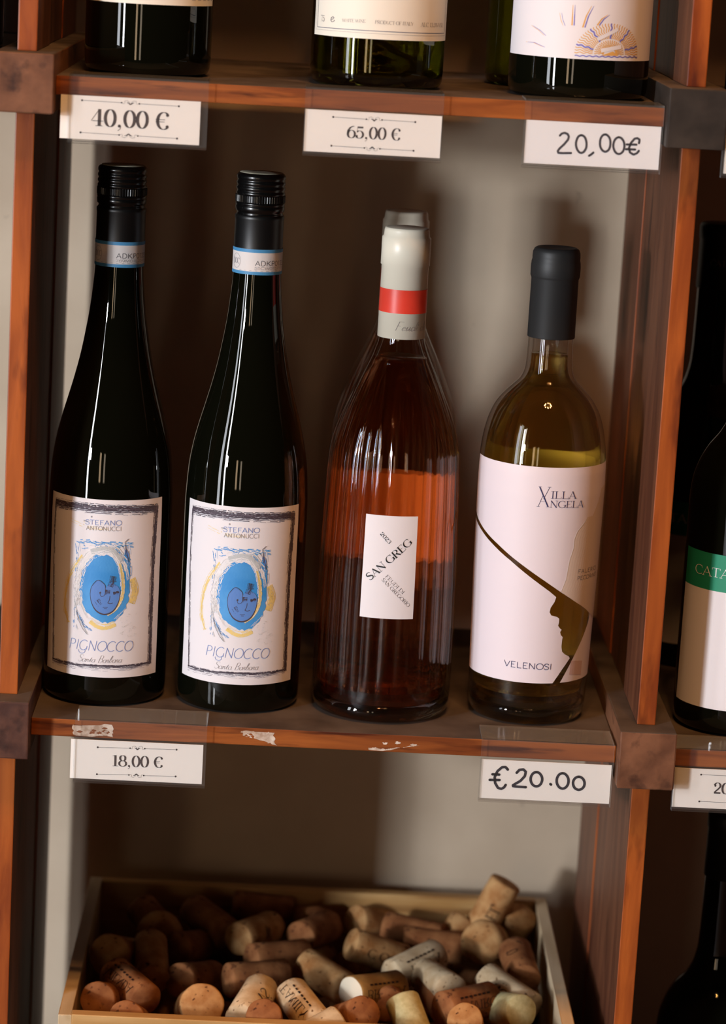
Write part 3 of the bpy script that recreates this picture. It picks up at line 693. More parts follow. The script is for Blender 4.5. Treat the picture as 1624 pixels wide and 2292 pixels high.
# corks of the heap: visible end (mm), direction, kind, print, description
CORKS = [
    ((171, 254, -178), (-0.44, -0.05, -0.9), 'nat', 'EL', 'tall printed cork standing upright above the crate corner, its top darker'),
    ((152, 201, -206), (0.19, 0.93, -0.32), 'champ', '', 'fat sparkling-wine cork right below the tall upright cork'),
    ((184, 253, -203), (-0.22, 0.67, -0.71), 'nat', '', 'cork tucked into the far right corner of the crate'),
    ((175, 191, -207), (0.08, -0.99, -0.11), 'brown', 'D', 'reddish cork lying against the right board of the crate'),
    ((150, 139, -208), (0.72, -0.65, -0.24), 'light', 'NO', 'pale cork pointing at the right board of the crate, two letters on it'),
    ((119, 83, -210), (0.78, 0.63, -0.04), 'brown', 'CAVIRO', 'brown cork with two lines of dark print near the front right'),
    ((172, 80, -208), (-0.39, 0.87, -0.3), 'synth', '', 'yellowish cork showing its round hollow end at front right'),
    ((132, 49, -203), (0.12, 0.78, -0.62), 'nat', '', 'light tan cork end at the bottom edge, below the brown cork with two printed lines'),
    ((143, 255, -210), (-0.57, -0.46, -0.68), 'nat', '', 'short piece of cork behind the fat sparkling-wine cork'),
    ((119, 179, -208), (-0.72, -0.67, -0.14), 'light', 'TASCA', 'pale cork with widely spaced black capitals, lying diagonally right of centre'),
    ((126, 114, -209), (-0.37, 0.92, -0.11), 'light', '', 'pale cork under the one with spaced capitals, split end to the right'),
    ((57, 95, -207), (0.75, 0.66, -0.13), 'whiteend', 'BRIANA', 'mustard cork with a bright white round end, at centre front'),
    ((58, 195, -209), (0.9, 0.25, -0.35), 'nat', 'C OO', 'tan cork with a smooth oval end, behind the white-ended cork'),
    ((62, 255, -214), (0.44, 0.88, -0.18), 'nat', '', 'small yellowish cork end near the back board at centre'),
    ((65, 52, -203), (-0.32, 0.81, -0.49), 'brown', '', 'brown round cork end below the white-ended cork'),
    ((91, 83, -204), (0.36, -0.68, -0.64), 'synth', '', 'smooth greenish synthetic cork at the bottom edge'),
    ((50, 49, -208), (-0.75, -0.55, -0.36), 'light', '', 'whitish cork end half hidden at the front, left of the brown end'),
    ((16, 91, -206), (0.46, -0.86, -0.21), 'light', 'FAMILY', 'pale cork with dark speckles and a column of capitals, at the front'),
    ((-3, 95, -206), (-0.28, -0.95, -0.15), 'light', 'VS', 'whitish cork with a dark top end, leaning to the lower left'),
    ((-1, 31, -200), (0.08, 0.8, -0.6), 'brown', '', 'pinkish cork end in front of the whitish leaning cork'),
    ((25, 158, -211), (0.76, -0.61, -0.22), 'nat', '', 'speckled cork sloping to the right, in the middle of the heap'),
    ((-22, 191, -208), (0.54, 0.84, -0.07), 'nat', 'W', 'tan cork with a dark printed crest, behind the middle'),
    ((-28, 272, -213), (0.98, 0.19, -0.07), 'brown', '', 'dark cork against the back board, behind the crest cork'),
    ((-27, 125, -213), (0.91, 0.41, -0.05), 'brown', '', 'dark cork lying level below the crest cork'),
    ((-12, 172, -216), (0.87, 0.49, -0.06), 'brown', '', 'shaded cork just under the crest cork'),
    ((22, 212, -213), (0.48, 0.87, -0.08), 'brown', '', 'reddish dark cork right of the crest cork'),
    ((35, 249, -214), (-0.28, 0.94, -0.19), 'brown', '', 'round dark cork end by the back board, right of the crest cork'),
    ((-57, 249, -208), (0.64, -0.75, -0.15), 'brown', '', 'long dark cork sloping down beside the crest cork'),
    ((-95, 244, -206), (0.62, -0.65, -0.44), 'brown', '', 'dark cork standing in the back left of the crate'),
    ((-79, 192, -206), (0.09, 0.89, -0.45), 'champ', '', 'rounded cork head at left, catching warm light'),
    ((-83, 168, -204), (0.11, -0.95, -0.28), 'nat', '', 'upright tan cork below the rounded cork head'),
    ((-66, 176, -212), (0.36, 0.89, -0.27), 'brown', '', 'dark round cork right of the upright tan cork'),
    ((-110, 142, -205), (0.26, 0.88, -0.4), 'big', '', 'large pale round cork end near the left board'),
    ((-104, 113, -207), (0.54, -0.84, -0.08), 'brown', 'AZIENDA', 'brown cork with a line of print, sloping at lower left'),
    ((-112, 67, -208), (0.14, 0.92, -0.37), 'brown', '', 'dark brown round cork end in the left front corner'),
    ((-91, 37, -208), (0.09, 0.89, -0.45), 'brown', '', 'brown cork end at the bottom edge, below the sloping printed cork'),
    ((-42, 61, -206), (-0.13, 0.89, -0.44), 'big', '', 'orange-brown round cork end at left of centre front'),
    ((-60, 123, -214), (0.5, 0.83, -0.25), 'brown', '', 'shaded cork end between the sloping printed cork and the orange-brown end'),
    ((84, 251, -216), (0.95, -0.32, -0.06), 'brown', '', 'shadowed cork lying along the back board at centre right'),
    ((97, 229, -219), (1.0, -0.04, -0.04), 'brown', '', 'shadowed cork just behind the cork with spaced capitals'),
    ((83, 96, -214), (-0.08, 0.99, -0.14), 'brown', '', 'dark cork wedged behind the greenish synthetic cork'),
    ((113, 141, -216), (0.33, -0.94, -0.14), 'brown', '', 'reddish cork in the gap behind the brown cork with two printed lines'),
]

# ------------------------------------------------------------------ the setting
ZU, ZB = 0.4026, -0.400           # tops of the upper and the bottom shelf (the middle one is z = 0)
def plane_box(name, dims, m, **kw):
    return tag(box(name, dims, m, None, bev=0), kind='structure')
plane_box('wall_back', (-2.6, 2.6, 0.325, 0.40, -0.46, 2.4), 'wall')
plane_box('floor', (-2.6, 2.6, -4.0, 0.325, -0.52, -0.46), 'floor')

# ------------------------------------------------------------------ the wine rack
rack = thing('wine_rack', 'reddish-brown varnished wooden wine rack against the beige wall', 'shelf rack', (0.036, 0.15, -0.46))
RO = Vector(rack.location)
def rpart(name, dims, m, bev=0.0007, jit=0.0):
    o = box(name, dims, m, rack, bev, jit)
    o.data.transform(Matrix.Translation(-RO))
    return o
def dust_top(o):
    o.data.materials.append(M['dust'])
    for p in o.data.polygons:
        if p.normal.z > 0.75:
            p.material_index = 1
frames = [(-0.5770, 0, 0), (-0.1722, 0, 0), (0.2322, 0, 0), (0.6370, 0, 0)]
levels = [(-0.0231 + ZB, 0.0140 + ZB), (-0.0231, 0.0140), (0.3800, 0.4160), (0.7860, 0.8220)]
bmat = {(1, 2): 'bearer', (2, 2): 'bearer_dark', (1, 1): 'bearer_low', (2, 1): 'bearer'}
for fi, (xc, _, _) in enumerate(frames):
    for li, (za, zb) in enumerate(levels):
        hw = 0.0180
        hr = 0.0152 if (fi, li) == (1, 1) else hw
        o = rpart('bearer', (xc - hw, xc + hr, 0.0, 0.298, za, zb), bmat.get((fi, li), 'bearer'), 0.0010, 0.0002)
        dust_top(o)
    spans = [(-0.46, levels[0][0])] + [(levels[i][1], levels[i + 1][0]) for i in range(3)]
    for za, zb in spans:
        pp_ = []
        pp_.append(rpart('front_post', (xc - 0.0059, xc + 0.0059, 0.018, 0.098, za, zb), 'post'))
        pp_.append(rpart('middle_board', (xc - 0.0047, xc + 0.0047, 0.0985, 0.1935, za, zb), 'post'))
        pp_.append(rpart('rear_post', (xc - 0.0057, xc + 0.0057, 0.194, 0.295, za, zb), 'post'))
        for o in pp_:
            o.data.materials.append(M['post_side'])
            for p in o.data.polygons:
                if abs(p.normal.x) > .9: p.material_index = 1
for li, zt in enumerate((ZB, 0.0, ZU, 0.8086)):
    for fi in range(3):
        x0, x1 = frames[fi][0] + (0.0153 if (fi, li) == (1, 1) else 0.0181), frames[fi + 1][0] - 0.0181
        o = rpart('shelf_board', (x0, x1, 0.016, 0.298, zt - 0.0115, zt), 'shelf', 0.0006)
        dust_top(o)
# dried tape left on the front edge of the middle shelf
for k, key in enumerate(('res1', 'res2', 'res3')):
    rr = random.Random(40 + k)
    pts = []
    P0 = DATA[key]
    for a, b in zip(P0, P0[1:] + P0[:1]):
        for t in range(6):
            pts.append((a[0] + (b[0] - a[0]) * t / 6 + rr.uniform(-.9, .9), a[1] + (b[1] - a[1]) * t / 6 + rr.uniform(-.6, .6)))
    pts = [(x, max(-11.0, min(-0.7, z))) for x, z in pts]
    holes = []
    for _ in range(7 if k == 0 else 3):
        cx = rr.uniform(min(p[0] for p in pts) + 4, max(p[0] for p in pts) - 4); cz = rr.uniform(-8.5, -4.5)
        holes.append([(cx + rr.uniform(1.0, 2.6) * math.cos(a * PI / 5), cz + rr.uniform(.5, 1.2) * math.sin(a * PI / 5)) for a in range(10)])
    pr = Print(); pr.fill([pts] + holes, .3, 4)
    o = pr.build('tape_residue', on_plane(0.016), 'residue', rack, 0.00015)
    o.data.transform(Matrix.Translation(-RO))

# ------------------------------------------------------------------ bottles
def shell(prof_tab, wall=3.0, top=None, punt=18.0, rib=None, seg=72, n=5):
    """closed glass wall: outside up, over the lip, inside down, over the punt"""
    outer = [p for p in spline(prof_tab, n)]
    ztop = outer[-1][0]
    inner = [(z, max(r - wall / 1000, 0.006)) for z, r in outer if z > 0.007]
    inner = list(reversed(inner))
    inner += [(0.0065, inner[-1][1] * .96), (0.0055, inner[-1][1] * .86), (0.006 + punt / 2000, inner[-1][1] * .45), (0.0055 + punt / 1000, 0.0005)]
    under = [(punt / 1000, 0.0005), (punt / 2000, prof_tab[0][1] * .00045), (0.001, prof_tab[0][1] * .00084), (0.0, prof_tab[0][1] * .00092)]
    prof = under + outer + [(ztop + 0.001, outer[-1][1] - wall / 2000)] + inner
    return prof, inner, outer

def bottle_glass(t, tab, m_glass, m_wine, fill, wall=3.0, punt=18.0, rfun=None, seg=72, n=5):
    prof, inner, outer = shell(tab, wall, None, punt, None, seg, n)
    link('glass_body', lathe('glass_body', prof, seg, True, True, rfun), t, m_glass)
    if m_glass == 'glass_clear':          # the thick refracting foot of a clear bottle
        r0 = tab[0][1] / 1000
        foot = [(.012, .001), (.006, r0 * .45), (.0012, r0 * .80), (.0006, r0 * .92)] + [(z, r - .0004) for z, r in outer if .0008 < z < .012]
        foot += [(.0118, foot[-1][1] - .003), (.0125, r0 * .85), (.0175, r0 * .45), (.0235, .001)]
        link('glass_foot', lathe('glass_foot', foot, 96), t, 'glass_base')
    if m_wine and m_glass != 'glass_dark':
        w = [(z, r + 0.00008) for z, r in reversed(inner) if z < fill]
        if m_glass == 'glass_clear': w = [(z + .008, r) for z, r in w if z < .008] + [(z, r) for z, r in w if z > .017]
        w.append((fill, w[-1][1]))
        link('wine', lathe('wine', w, seg, True, True, rfun), t, m_wine)

def capsule(t, name, prof, m, seg=64):
    return link(name, lathe(name, mm(prof), seg, True, True), t, m)

# ---- the two slim dark bottles with the blue swirl label
FL = [(0, 36), (1.5, 38.6), (5, 39.8), (20, 39.9), (130, 39.8), (142, 39.3), (155, 38.4), (169.4, 36.2), (183, 33.0), (196.8, 29.2), (210, 25.7), (224, 22.5), (238, 20.0), (251, 18.0), (265, 16.5), (278, 15.5), (297, 15.0), (312, 14.4), (338, 13.8)]
def slim_bottle(name, label, loc, code, code2):
    t = thing(name, label, 'bottle', loc, 'slim dark wine bottles with a blue swirl label')
    bottle_glass(t, FL, 'glass_dark', 'wine_dark', .262, punt=20)
    # aluminium screw cap: threads, knurled ring, bridge line, long sleeve
    cap = [(317.9, 15.1), (318.6, 14.6), (319.6, 14.6), (320.4, 15.5), (323.4, 15.75), (323.7, 15.45), (324.0, 15.45), (324.3, 15.7), (325.6, 15.7), (325.8, 15.3), (330.4, 15.3), (330.6, 15.6), (332.0, 15.6), (332.6, 15.1), (333.3, 15.1), (334.0, 15.6), (335.2, 15.6), (335.9, 15.1), (336.6, 15.1), (337.3, 15.6), (338.5, 15.6), (339.2, 15.1), (340.0, 15.1), (340.7, 15.55), (342.4, 15.55), (343.7, 14.6), (344.2, 13.9)]
    c = capsule(t, 'screw_cap', cap, 'cap_black')
    def kn(z, a, r): return r + (0.00035 if int(round(a / (2 * PI / 240))) % 4 < 2 else 0)
    link('knurled_ring', lathe('knurled_ring', mm([(325.8, 15.3), (326.1, 15.55), (330.1, 15.55), (330.4, 15.3)]), 240, True, True, kn, False), c, 'cap_black')
    top = link('cap_top', lathe('cap_top', mm([(344.15, 13.6), (344.4, 13.4), (344.45, 6)]), 48), c, 'cap_top')
    link('cap_sleeve', lathe('cap_sleeve', mm([(282, 15.55), (297, 15.55), (314.6, 15.45), (315.4, 15.7), (317.2, 15.7), (317.9, 15.1)]), 64, False, False), t, 'sleeve')
    # paper guarantee band round the neck
    NB = [(0, 15.75), (400, 15.62)]
    sn = on_bottle(NB, 15.7)
    band = label_sheet('neck_band', sn, -49.2, 49.2, 281.0, 297.1, 'band_white', t, .0001, 72, 2)
    pr = Print()
    for (va, vb) in ((281.0, 283.0), (295.0, 297.1)):
        pr.fill([[(-49.2, va), (49.2, va), (49.2, vb), (-49.2, vb)]], 3, 1.2)
    pr.build('blue_stripes', sn, 'band_blue', band, .0002)
    pr = Print()
    text(pr, code, 'dot', (-1.2, 286.9), (22.5, 286.9), (-1.2, 289.9))
    pr.build('serial_print', sn, 'ink_grey', band, .0002)
    pr = Print()
    text(pr, code2, 'sans', (-1.6, 284.5), (21.0, 284.5), (-1.6, 286.1))
    pr.ribbon(arc(-15.2, 289.0, 3.7, 4.6, 0, 360, 36), .22)
    text(pr, 'DOC', 'roman', (-18.3, 287.2), (-12.2, 287.2), (-18.3, 290.8))
    for k in range(9):
        pr.ribbon([(-12 + k * 3.6, 283.6), (-10.4 + k * 3.6, 283.6)], .18)
    pr.build('fine_print', sn, 'ink_soft', band, .0002)
    # front label
    sf = on_bottle(FL, 39.8)
    lab = label_sheet('front_label', sf, -44.4, 40.8, 19.6, 136.0, 'label_white', t, .0002, 48, 10)
    D = DATA
    def layer(k): return .00028 + .00007 * k
    # charcoal frame, heavy along the top, thin on the left
    b = D['fl_border']
    top_, right_, bot_, left_ = b[0:3], b[2:5], b[4:7], b[6:9]
    pr = Print()
    rough(pr, [(-39.6, 129.6), (-20, 130.4)] + top_[1:2] + [(15, 130.2), (36.2, 129.2)], 3.2, 30, 1, .85, hair=.34)
    rough(pr, [(35.0, 131), (34.3, 118), (33.4, 92), (33.5, 60), (33.8, 26.5)], 2.5, 20, 2, .85, hair=.34)
    rough(pr, [(33.8, 27.6), (18, 27.0), (3, 27.2), (-18, 26.6), (-37, 26.4)], 1.8, 14, 3, .8, hair=.32)
    rough(pr, [(-39.4, 130), (-39.9, 110), (-39.6, 92), (-38.0, 60), (-36.4, 26)], 1.5, 12, 4, .8, hair=.30)
    pr.build('brushed_frame', sf, 'charcoal', lab, layer(0))
    pr = Print()
    rough(pr, [(-40, 129.6), (0, 130.6), (36.4, 129.2)], 4.4, 9, 11, .5)
    rough(pr, [(35.0, 131), (33.4, 92), (33.8, 26.5)], 3.6, 8, 12, .5)
    rough(pr, [(34, 26.4), (3, 25.6), (-37, 25.2)], 3.0, 7, 13, .45)
    pr.build('frame_smudge', sf, 'charcoal2', lab, layer(1))
    # painted swirl
    pr = Print()
    rough(pr, smooth(D['fl_yel1']), 2.4, 12, 21, .8, hair=.3)
    rough(pr, smooth(D['fl_yel2']), 4.4, 26, 22, .85, hair=.32)
    rough(pr, smooth(D['fl_yel3']), 3.2, 22, 23, .85, hair=.32)
    rough(pr, [(-24, 122), (-14, 119)], 3.0, 5, 24, .5)
    rough(pr, [(-12, 117.5), (2, 116.5)], 1.6, 4, 25, .5)
    pr.build('yellow_wash', sf, 'paint_yellow', lab, layer(0))
    rr = random.Random(5)
    pr = Print()
    ell = []
    for k in range(64):
        a = 2 * PI * k / 64
        j = rr.uniform(.95, 1.03)
        ell.append((0.6 + 16.2 * j * math.cos(a) + 1.2 * math.sin(a) * -1, 78.2 + 22.6 * j * math.sin(a)))
    pr.fill([ell], .35, 2.0)
    for k in range(70):                      # blue dashes filling the upper corners of the square
        u = rr.uniform(-19.5, 16.5); v = 109.2 - abs(rr.gauss(0, 2.2))
        pr.ribbon([(u, v), (u + rr.uniform(1, 3.2), v + rr.uniform(-1.1, .6))], rr.uniform(.2, .5))
    for k in range(60):                      # hatching in the upper right corner, following the swirl
        a = rr.uniform(.15, 1.15); q = rr.uniform(1.06, 1.30)
        c0 = (0.6 + 16.2 * q * math.cos(a), 78.2 + 22.6 * q * math.sin(a)); c1 = (0.6 + 16.2 * q * math.cos(a + .14), 78.2 + 22.6 * q * math.sin(a + .14))
        if c0[0] < 17 and c0[1] < 109 and c1[1] < 109: pr.ribbon([c0, c1], rr.uniform(.25, .6))
    for k in range(46):                      # broken edge on the left side of the square
        v = rr.uniform(52, 106); u = -19.4 + abs(rr.gauss(0, 1.2))
        pr.ribbon([(u, v), (u + rr.uniform(-.3, .5), v - rr.uniform(.8, 2.4))], rr.uniform(.15, .35))
    rough(pr, [(14.5, 107), (16.2, 98), (16.6, 88), (16.2, 78)], 2.4, 9, 26, .7)
    rough(pr, [(-19, 106), (-17.5, 98)], 2.4, 6, 27, .5)
    rough(pr, [(-17.5, 62), (-12, 54), (-7, 49.5)], 2.0, 6, 28, .6)
    pr.build('blue_swirl', sf, 'paint_blue', lab, layer(1))
    pr = Print()
    rough(pr, [(-16.4, 66), (-17.6, 78), (-15.4, 91), (-10, 100), (-2, 104.2)], 5.2, 40, 31, .8, hair=.26)
    rough(pr, smooth(D['fl_cres']), 2.6, 24, 32, .9, hair=.28)
    rough(pr, [(-15, 68), (-10, 59), (-2, 55.5)], 1.6, 8, 33, .6)
    rough(pr, [(3, 104), (10, 100), (14.5, 90), (15.5, 84)], 1.6, 7, 34, .6)
    rough(pr, [(14.5, 66), (8, 58)], 1.4, 6, 35, .6)
    pr.build('white_strokes', sf, 'paint_white', lab, layer(2))
    pr = Print()
    rough(pr, smooth(D['fl_cres'])[16:], 1.3, 11, 36, .85, hair=.26)
    pr.build('yellow_rim', sf, 'paint_yellow', lab, layer(3))
    pr = Print()
    rough(pr, [(-9, 102.6), (-1, 105), (6, 103.6), (11, 97)], 3.2, 26, 37, .8, hair=.26)
    pr.build('grey_arch', sf, 'paint_pale', lab, layer(3))
    pr = Print()
    rough(pr, D['fl_hand'], 1.6, 5, 38, .7, hair=.12)
    rough(pr, [(-19, 66), (-18.5, 56), (-16, 50)], 1.2, 5, 39, .6, hair=.12)
    pr.build('grey_hand_lines', sf, 'paint_pale', lab, layer(3))
    pr = Print()
    for k in range(34):
        u = rr.uniform(11, 22); v = rr.uniform(46, 62)
        pr.ribbon([(u, v), (u + rr.uniform(.4, 1.2), v + rr.uniform(-.6, .6))], .16)
    pr.build('grey_specks', sf, 'paint_pale', lab, layer(3))
    pr = Print()
    face = smooth(D['fl_chin']) + [(9.2, 80), (5, 82.5), (1.3, 79)] + [(0.6, 81.2), (-3.6, 83.8), (-7.5, 79.3)]
    pr.fill([face], .4, 2.0)
    pr.fill([[(13.4, 105), (15.4, 101), (15.2, 96), (12.6, 103)]], .5, 2)
    pr.build('face_tint', sf, 'paint_blue2', lab, layer(4))
    pr = Print()
    ch = smooth(D['fl_chin']); n_ = len(ch); pr.ribbon(ch, [.25 + .7 * math.sin(PI * i / (n_ - 1)) ** 2 for i in range(n_)])
    pr.ribbon(smooth(D['fl_face']), .3)
    pr.disc(-1.9, 75.6, .6)
    pr.ribbon(D['fl_horn'], .35)
    e = D['fl_eyes']
    rough(pr, [(e[0][0] - 1.6, e[0][1] + .2), (e[0][0] + 1.4, e[0][1])], 1.7, 18, 41, .9, .6, 1.8, .2)
    rough(pr, [(e[1][0] - 1.7, e[1][1] - .2), (e[1][0] + 1.9, e[1][1] + .5)], 1.7, 20, 42, .9, .6, 1.8, .22)
    rough(pr, [(e[2][0] + .6, e[2][1] + 4), (e[2][0], e[2][1]), (e[2][0] - 1, e[2][1] - 3)], 2.6, 22, 43, .8, .8, 2.4, .14)
    pr.ribbon(smooth([e[3], (4.0, 71.2), e[4]]), .36); pr.ribbon(smooth([e[4], (4.6, 68.6), e[5]]), .42)
    pr.ribbon([(0, 66), (1.2, 66.3), (3.2, 66.2)], .3); pr.ribbon([(.8, 65.4), (2.6, 65.4)], .35)
    rough(pr, [(-3.4, 71), (-1, 68)], 2.2, 12, 44, .6, .6, 2, .13)
    pr.ribbon([(10.2, 107), (12.4, 104.5), (13.6, 100)], .25)
    pr.ribbon([(-17, 62), (-15.4, 56), (-12.2, 50.5), (-9.4, 47.6)], .2)
    pr.ribbon([(-13.8, 57), (-11.4, 52)], .18)
    pr.build('face_drawing', sf, 'charcoal', lab, layer(5))
    # lettering
    pr = Print(); text(pr, 'STEFANO', 'sans', (-13.2, 119.4), (10.2, 120.0), (-13.2, 122.5))
    pr.build('blue_name', sf, 'ink_blue', lab, layer(2))
    pr = Print(); text(pr, 'PIGNOCCO', 'thin', (-22.2, 37.0), (20.2, 37.2), (-22.2, 43.6))
    pr.ribbon(arc(-12.6, 36.6, 2.2, 1.9, 20, -190, 14), .3)
    pr.build('blue_lettering', sf, 'ink_blue', lab, layer(2))
    pr = Print(); text(pr, 'ANTONUCCI', 'sans', (-12.6, 115.8), (10.2, 116.4), (-12.6, 118.5))
    pr.disc(-9.2, 124.6, .55)
    rough(pr, [(-14.5, 121.4), (-9, 120.8)], .8, 4, 45, .6, .8, 2, .14)
    text(pr, 'Santa', 'script', (-15.4, 29.2), (-4.0, 29.4), (-15.4, 34.0))
    text(pr, 'Barbara', 'script', (-2.2, 29.4), (13.0, 29.7), (-2.2, 34.2))
    pr.build('grey_lettering', sf, 'ink_soft', lab, layer(2))
    return t
slim_bottle('wine_bottle', 'slim dark bottle with blue swirl label, beside the left post, label half shaded', (-0.1165, 0.0860, 0.0003), 'ADKP0123', '769M04L25M')
slim_bottle('wine_bottle', 'slim dark bottle with blue swirl label, second from the left post', (-0.0290, 0.0845, 0.0003), 'ADKP0123', '55CW0F5PY0')

# ---- the ribbed rose bottle, one in front and one behind
RO3 = [(0, 40), (1.5, 42.8), (6, 44.8), (24, 45.2), (49, 45.3), (91, 44.7), (120, 43.8), (141, 43.2), (163, 42.4), (170, 41.9), (176.7, 40.9), (184, 39.2), (192, 36.6), (207, 30.6), (222.5, 23.6), (232, 19.2), (238, 16.8), (244.6, 14.9), (262, 14.4), (300, 14.0), (309, 13.6)]
def ribs(z, a, r):
    k = max(0.0, min(1.0, (z - .012) / .02)) * max(0.0, min(1.0, (.222 - z) / .05))
    return r * (1 + .034 * k * (abs(math.cos(a * 13)) - .78))
def rose_bottle(label, loc):
    t = thing('wine_bottle', label, 'bottle', loc, 'ribbed rose wine bottles')
    bottle_glass(t, RO3, 'glass_clear', 'wine_rose', .232, wall=3.0, punt=26, rfun=ribs, seg=208, n=4)
    c = capsule(t, 'capsule', [(245.2, 15.25), (291.0, 14.95), (291.4, 15.65), (308.6, 15.55), (309.4, 14.7), (313.2, 14.3), (314.6, 13.8), (314.9, 13.0)], 'capsule_cream')
    link('capsule_hollow', lathe('capsule_hollow', mm([(314.7, 12.9), (314.95, 12.6), (314.6, 11.4), (313.6, 6)]), 48), c, 'cap_top')
    CT = [(0, 15.3), (245.2, 15.25), (291.0, 14.95)]
    sc_ = on_bottle(CT, 15.1)
    label_sheet('red_band', sc_, -47.4, 47.4, 261.6, 276.6, 'capsule_red', c, .00012, 72, 2)
    pr = Print(); text(pr, 'Feudi di', 'script', (-5.2, 250.8), (17.2, 250.8), (-5.2, 256.6))
    pr.build('script_lettering', sc_, 'ink_grey', c, .0002)
    LT = [(0, 45.9), (60, 45.4), (91, 45.1), (120, 44.3), (150, 43.5)]
    sl = on_bottle(LT, 44.6)
    label_sheet('back_label', sl, 106, 174, 92, 150, 'label_cream', t, .0002, 30, 6)
    lab = label_sheet('front_label', sl, -17.7, 16.4, 70.4, 137.0, 'label_white', t, .00015, 20, 8)
    pr = Print()
    D = DATA
    text(pr, 'SAN GREG', 'bodoni', (-12.4, 94.2), (13.6, 120.0), (-15.8, 97.6))
    text(pr, '2023', 'bodoni', (-7.9, 125.0), (-1.6, 118.8), (-6.3, 126.8))
    pr.build('bold_lettering', sl, 'ink_black', lab, .0003)
    pr = Print()
    text(pr, 'FEUDI DI', 'roman', (-3.0, 97.8), (8.6, 86.6), (-1.5, 99.4))
    text(pr, 'SAN GREGORIO', 'roman', (-5.2, 95.6), (12.6, 78.2), (-3.7, 97.2))
    pr.build('small_lettering', sl, 'ink_brown', lab, .0003)
    return t
rb = rose_bottle('ribbed bottle of rose wine with cream capsule and small white label', (0.0648, 0.0805, 0.0003))
r2b = copy_tree(rb)
r2b.location = (0.0675, 0.1830, 0.0003)
r2b.rotation_euler.z = 0.5
r2b['label'] = 'ribbed rose bottle hidden behind the other one, only its cream rim showing'

# ---- the white wine with the pink hat label
VI = [(0, 33.5), (1.5, 36.2), (7, 38.0), (16, 38.5), (33, 38.9), (59, 39.5), (93, 40.3), (127, 40.8), (152, 41.1), (166, 40.9), (175, 40.4), (181.8, 39.6), (191, 37.8), (200.6, 34.7), (206, 31.8), (210, 29.0), (216, 23.4), (219, 20.4), (222, 17.8), (226, 15.9), (230, 15.0), (238, 14.6), (250, 14.3), (290, 14.2), (302, 13.8)]
t = thing('wine_bottle', 'clear bottle of pale white wine with pink label showing a hatted face profile', 'bottle', (0.1610, 0.0868, 0.0003))
bottle_glass(t, VI, 'glass_clear', 'wine_white', .238, wall=3.0, punt=14, seg=96)
c = capsule(t, 'capsule', [(249.0, 15.15), (249.3, 15.25), (286.6, 15.1), (287.6, 15.5), (288.6, 15.85), (294.5, 15.9), (297.5, 15.6), (299.0, 15.2), (300.4, 15.3), (303.6, 15.1), (305.6, 14.2), (306.6, 12.6), (306.2, 10.5), (305.6, 7.0)], 'capsule_matte')
sv = on_bottle(VI, 40.0)
D = DATA
U0, U1, V0, V1 = -60.0, 63.0, 29.3, 171.4
cut = [(U0, 134.2)] + D['va_up'] + list(reversed(D['va_right']))[1:-1] + [(19.2, V0 + .02), (13.7, V0 + .02)] + list(reversed(D['va_prof']))[1:] + list(reversed(D['va_lo']))[1:] + [(U0, 130.2)]
pr = Print(); pr.fill([[(U0, V0), (U1, V0), (U1, V1), (U0, V1)], cut], .4, 2.0)
lab = pr.build('front_label', sv, 'label_pink', t, .0002)
label_sheet('back_label', sv, 82, 169, 34, 168, 'label_cream', t, .0002, 40, 10)
lab.data.polygons.foreach_set('use_smooth', [True] * len(lab.data.polygons))
pr = Print()
pr.fill([[(U1, 160), (54.3, 157), (45.7, 155.2), (42.7, 148.2), (38.5, 142.2), (36, 138.3)] + D['va_crease'] + D['va_up'][6:] + [(50, 69.0), (U1, 63)]], .4, 2.0)
pr.build('sand_area', sv, 'label_sand', lab, .0003)
pr = Print(); pr.fill([[(27.1, 43.4), (39.2, 41.6), (39.2, 32.1), (26.4, 34.0)]], .5, 2.0)
pr.build('rose_patch', sv, 'label_rose', lab, .0003)
pr = Print(); pr.ribbon(D['va_crease'], [.15, .4, .5, .5, .5, .45, .4, .35, .2])
pr.build('white_crease', sv, 'paint_white', lab, .0004)
pr = Print()
V_ = D['va_V']; A_ = D['va_A']
pr.ribbon([V_[0], V_[1]], .75); pr.ribbon([V_[2], V_[3]], .25); pr.ribbon([(V_[0][0] - .8, V_[0][1]), (V_[0][0] + 1.4, V_[0][1])], .2); pr.ribbon([(V_[3][0] - 1.2, V_[3][1]), (V_[3][0] + .9, V_[3][1])], .2)
pr.ribbon([A_[0], A_[1]], .25); pr.ribbon([A_[3], A_[4]], .22); pr.ribbon([(A_[0][0] - .9, A_[0][1]), (A_[0][0] + 1.0, A_[0][1])], .2); pr.ribbon([(A_[2][0] - 1.2, A_[2][1]), (A_[2][0] + 1.0, A_[2][1])], .2)
text(pr, 'ILLA', 'roman', (3.0, 151.6), (20.0, 151.4), (3.0, 156.4))
text(pr, 'NGELA', 'roman', (2.8, 145.8), (26.2, 145.4), (2.8, 150.3))
text(pr, 'VELENOSI', 'sans', (-20.0, 39.0), (12.4, 38.6), (-20.0, 42.9))
pr.build('dark_lettering', sv, 'ink_navy', lab, .0004)
pr = Print()
text(pr, 'FALERIO', 'sans', (25.9, 101.7), (47.4, 101.5), (25.9, 104.2))
text(pr, 'PECORINO', 'sans', (25.8, 97.3), (48.8, 97.1), (25.8, 99.8))
pr.build('small_lettering', sv, 'ink_grey', lab, .0004)

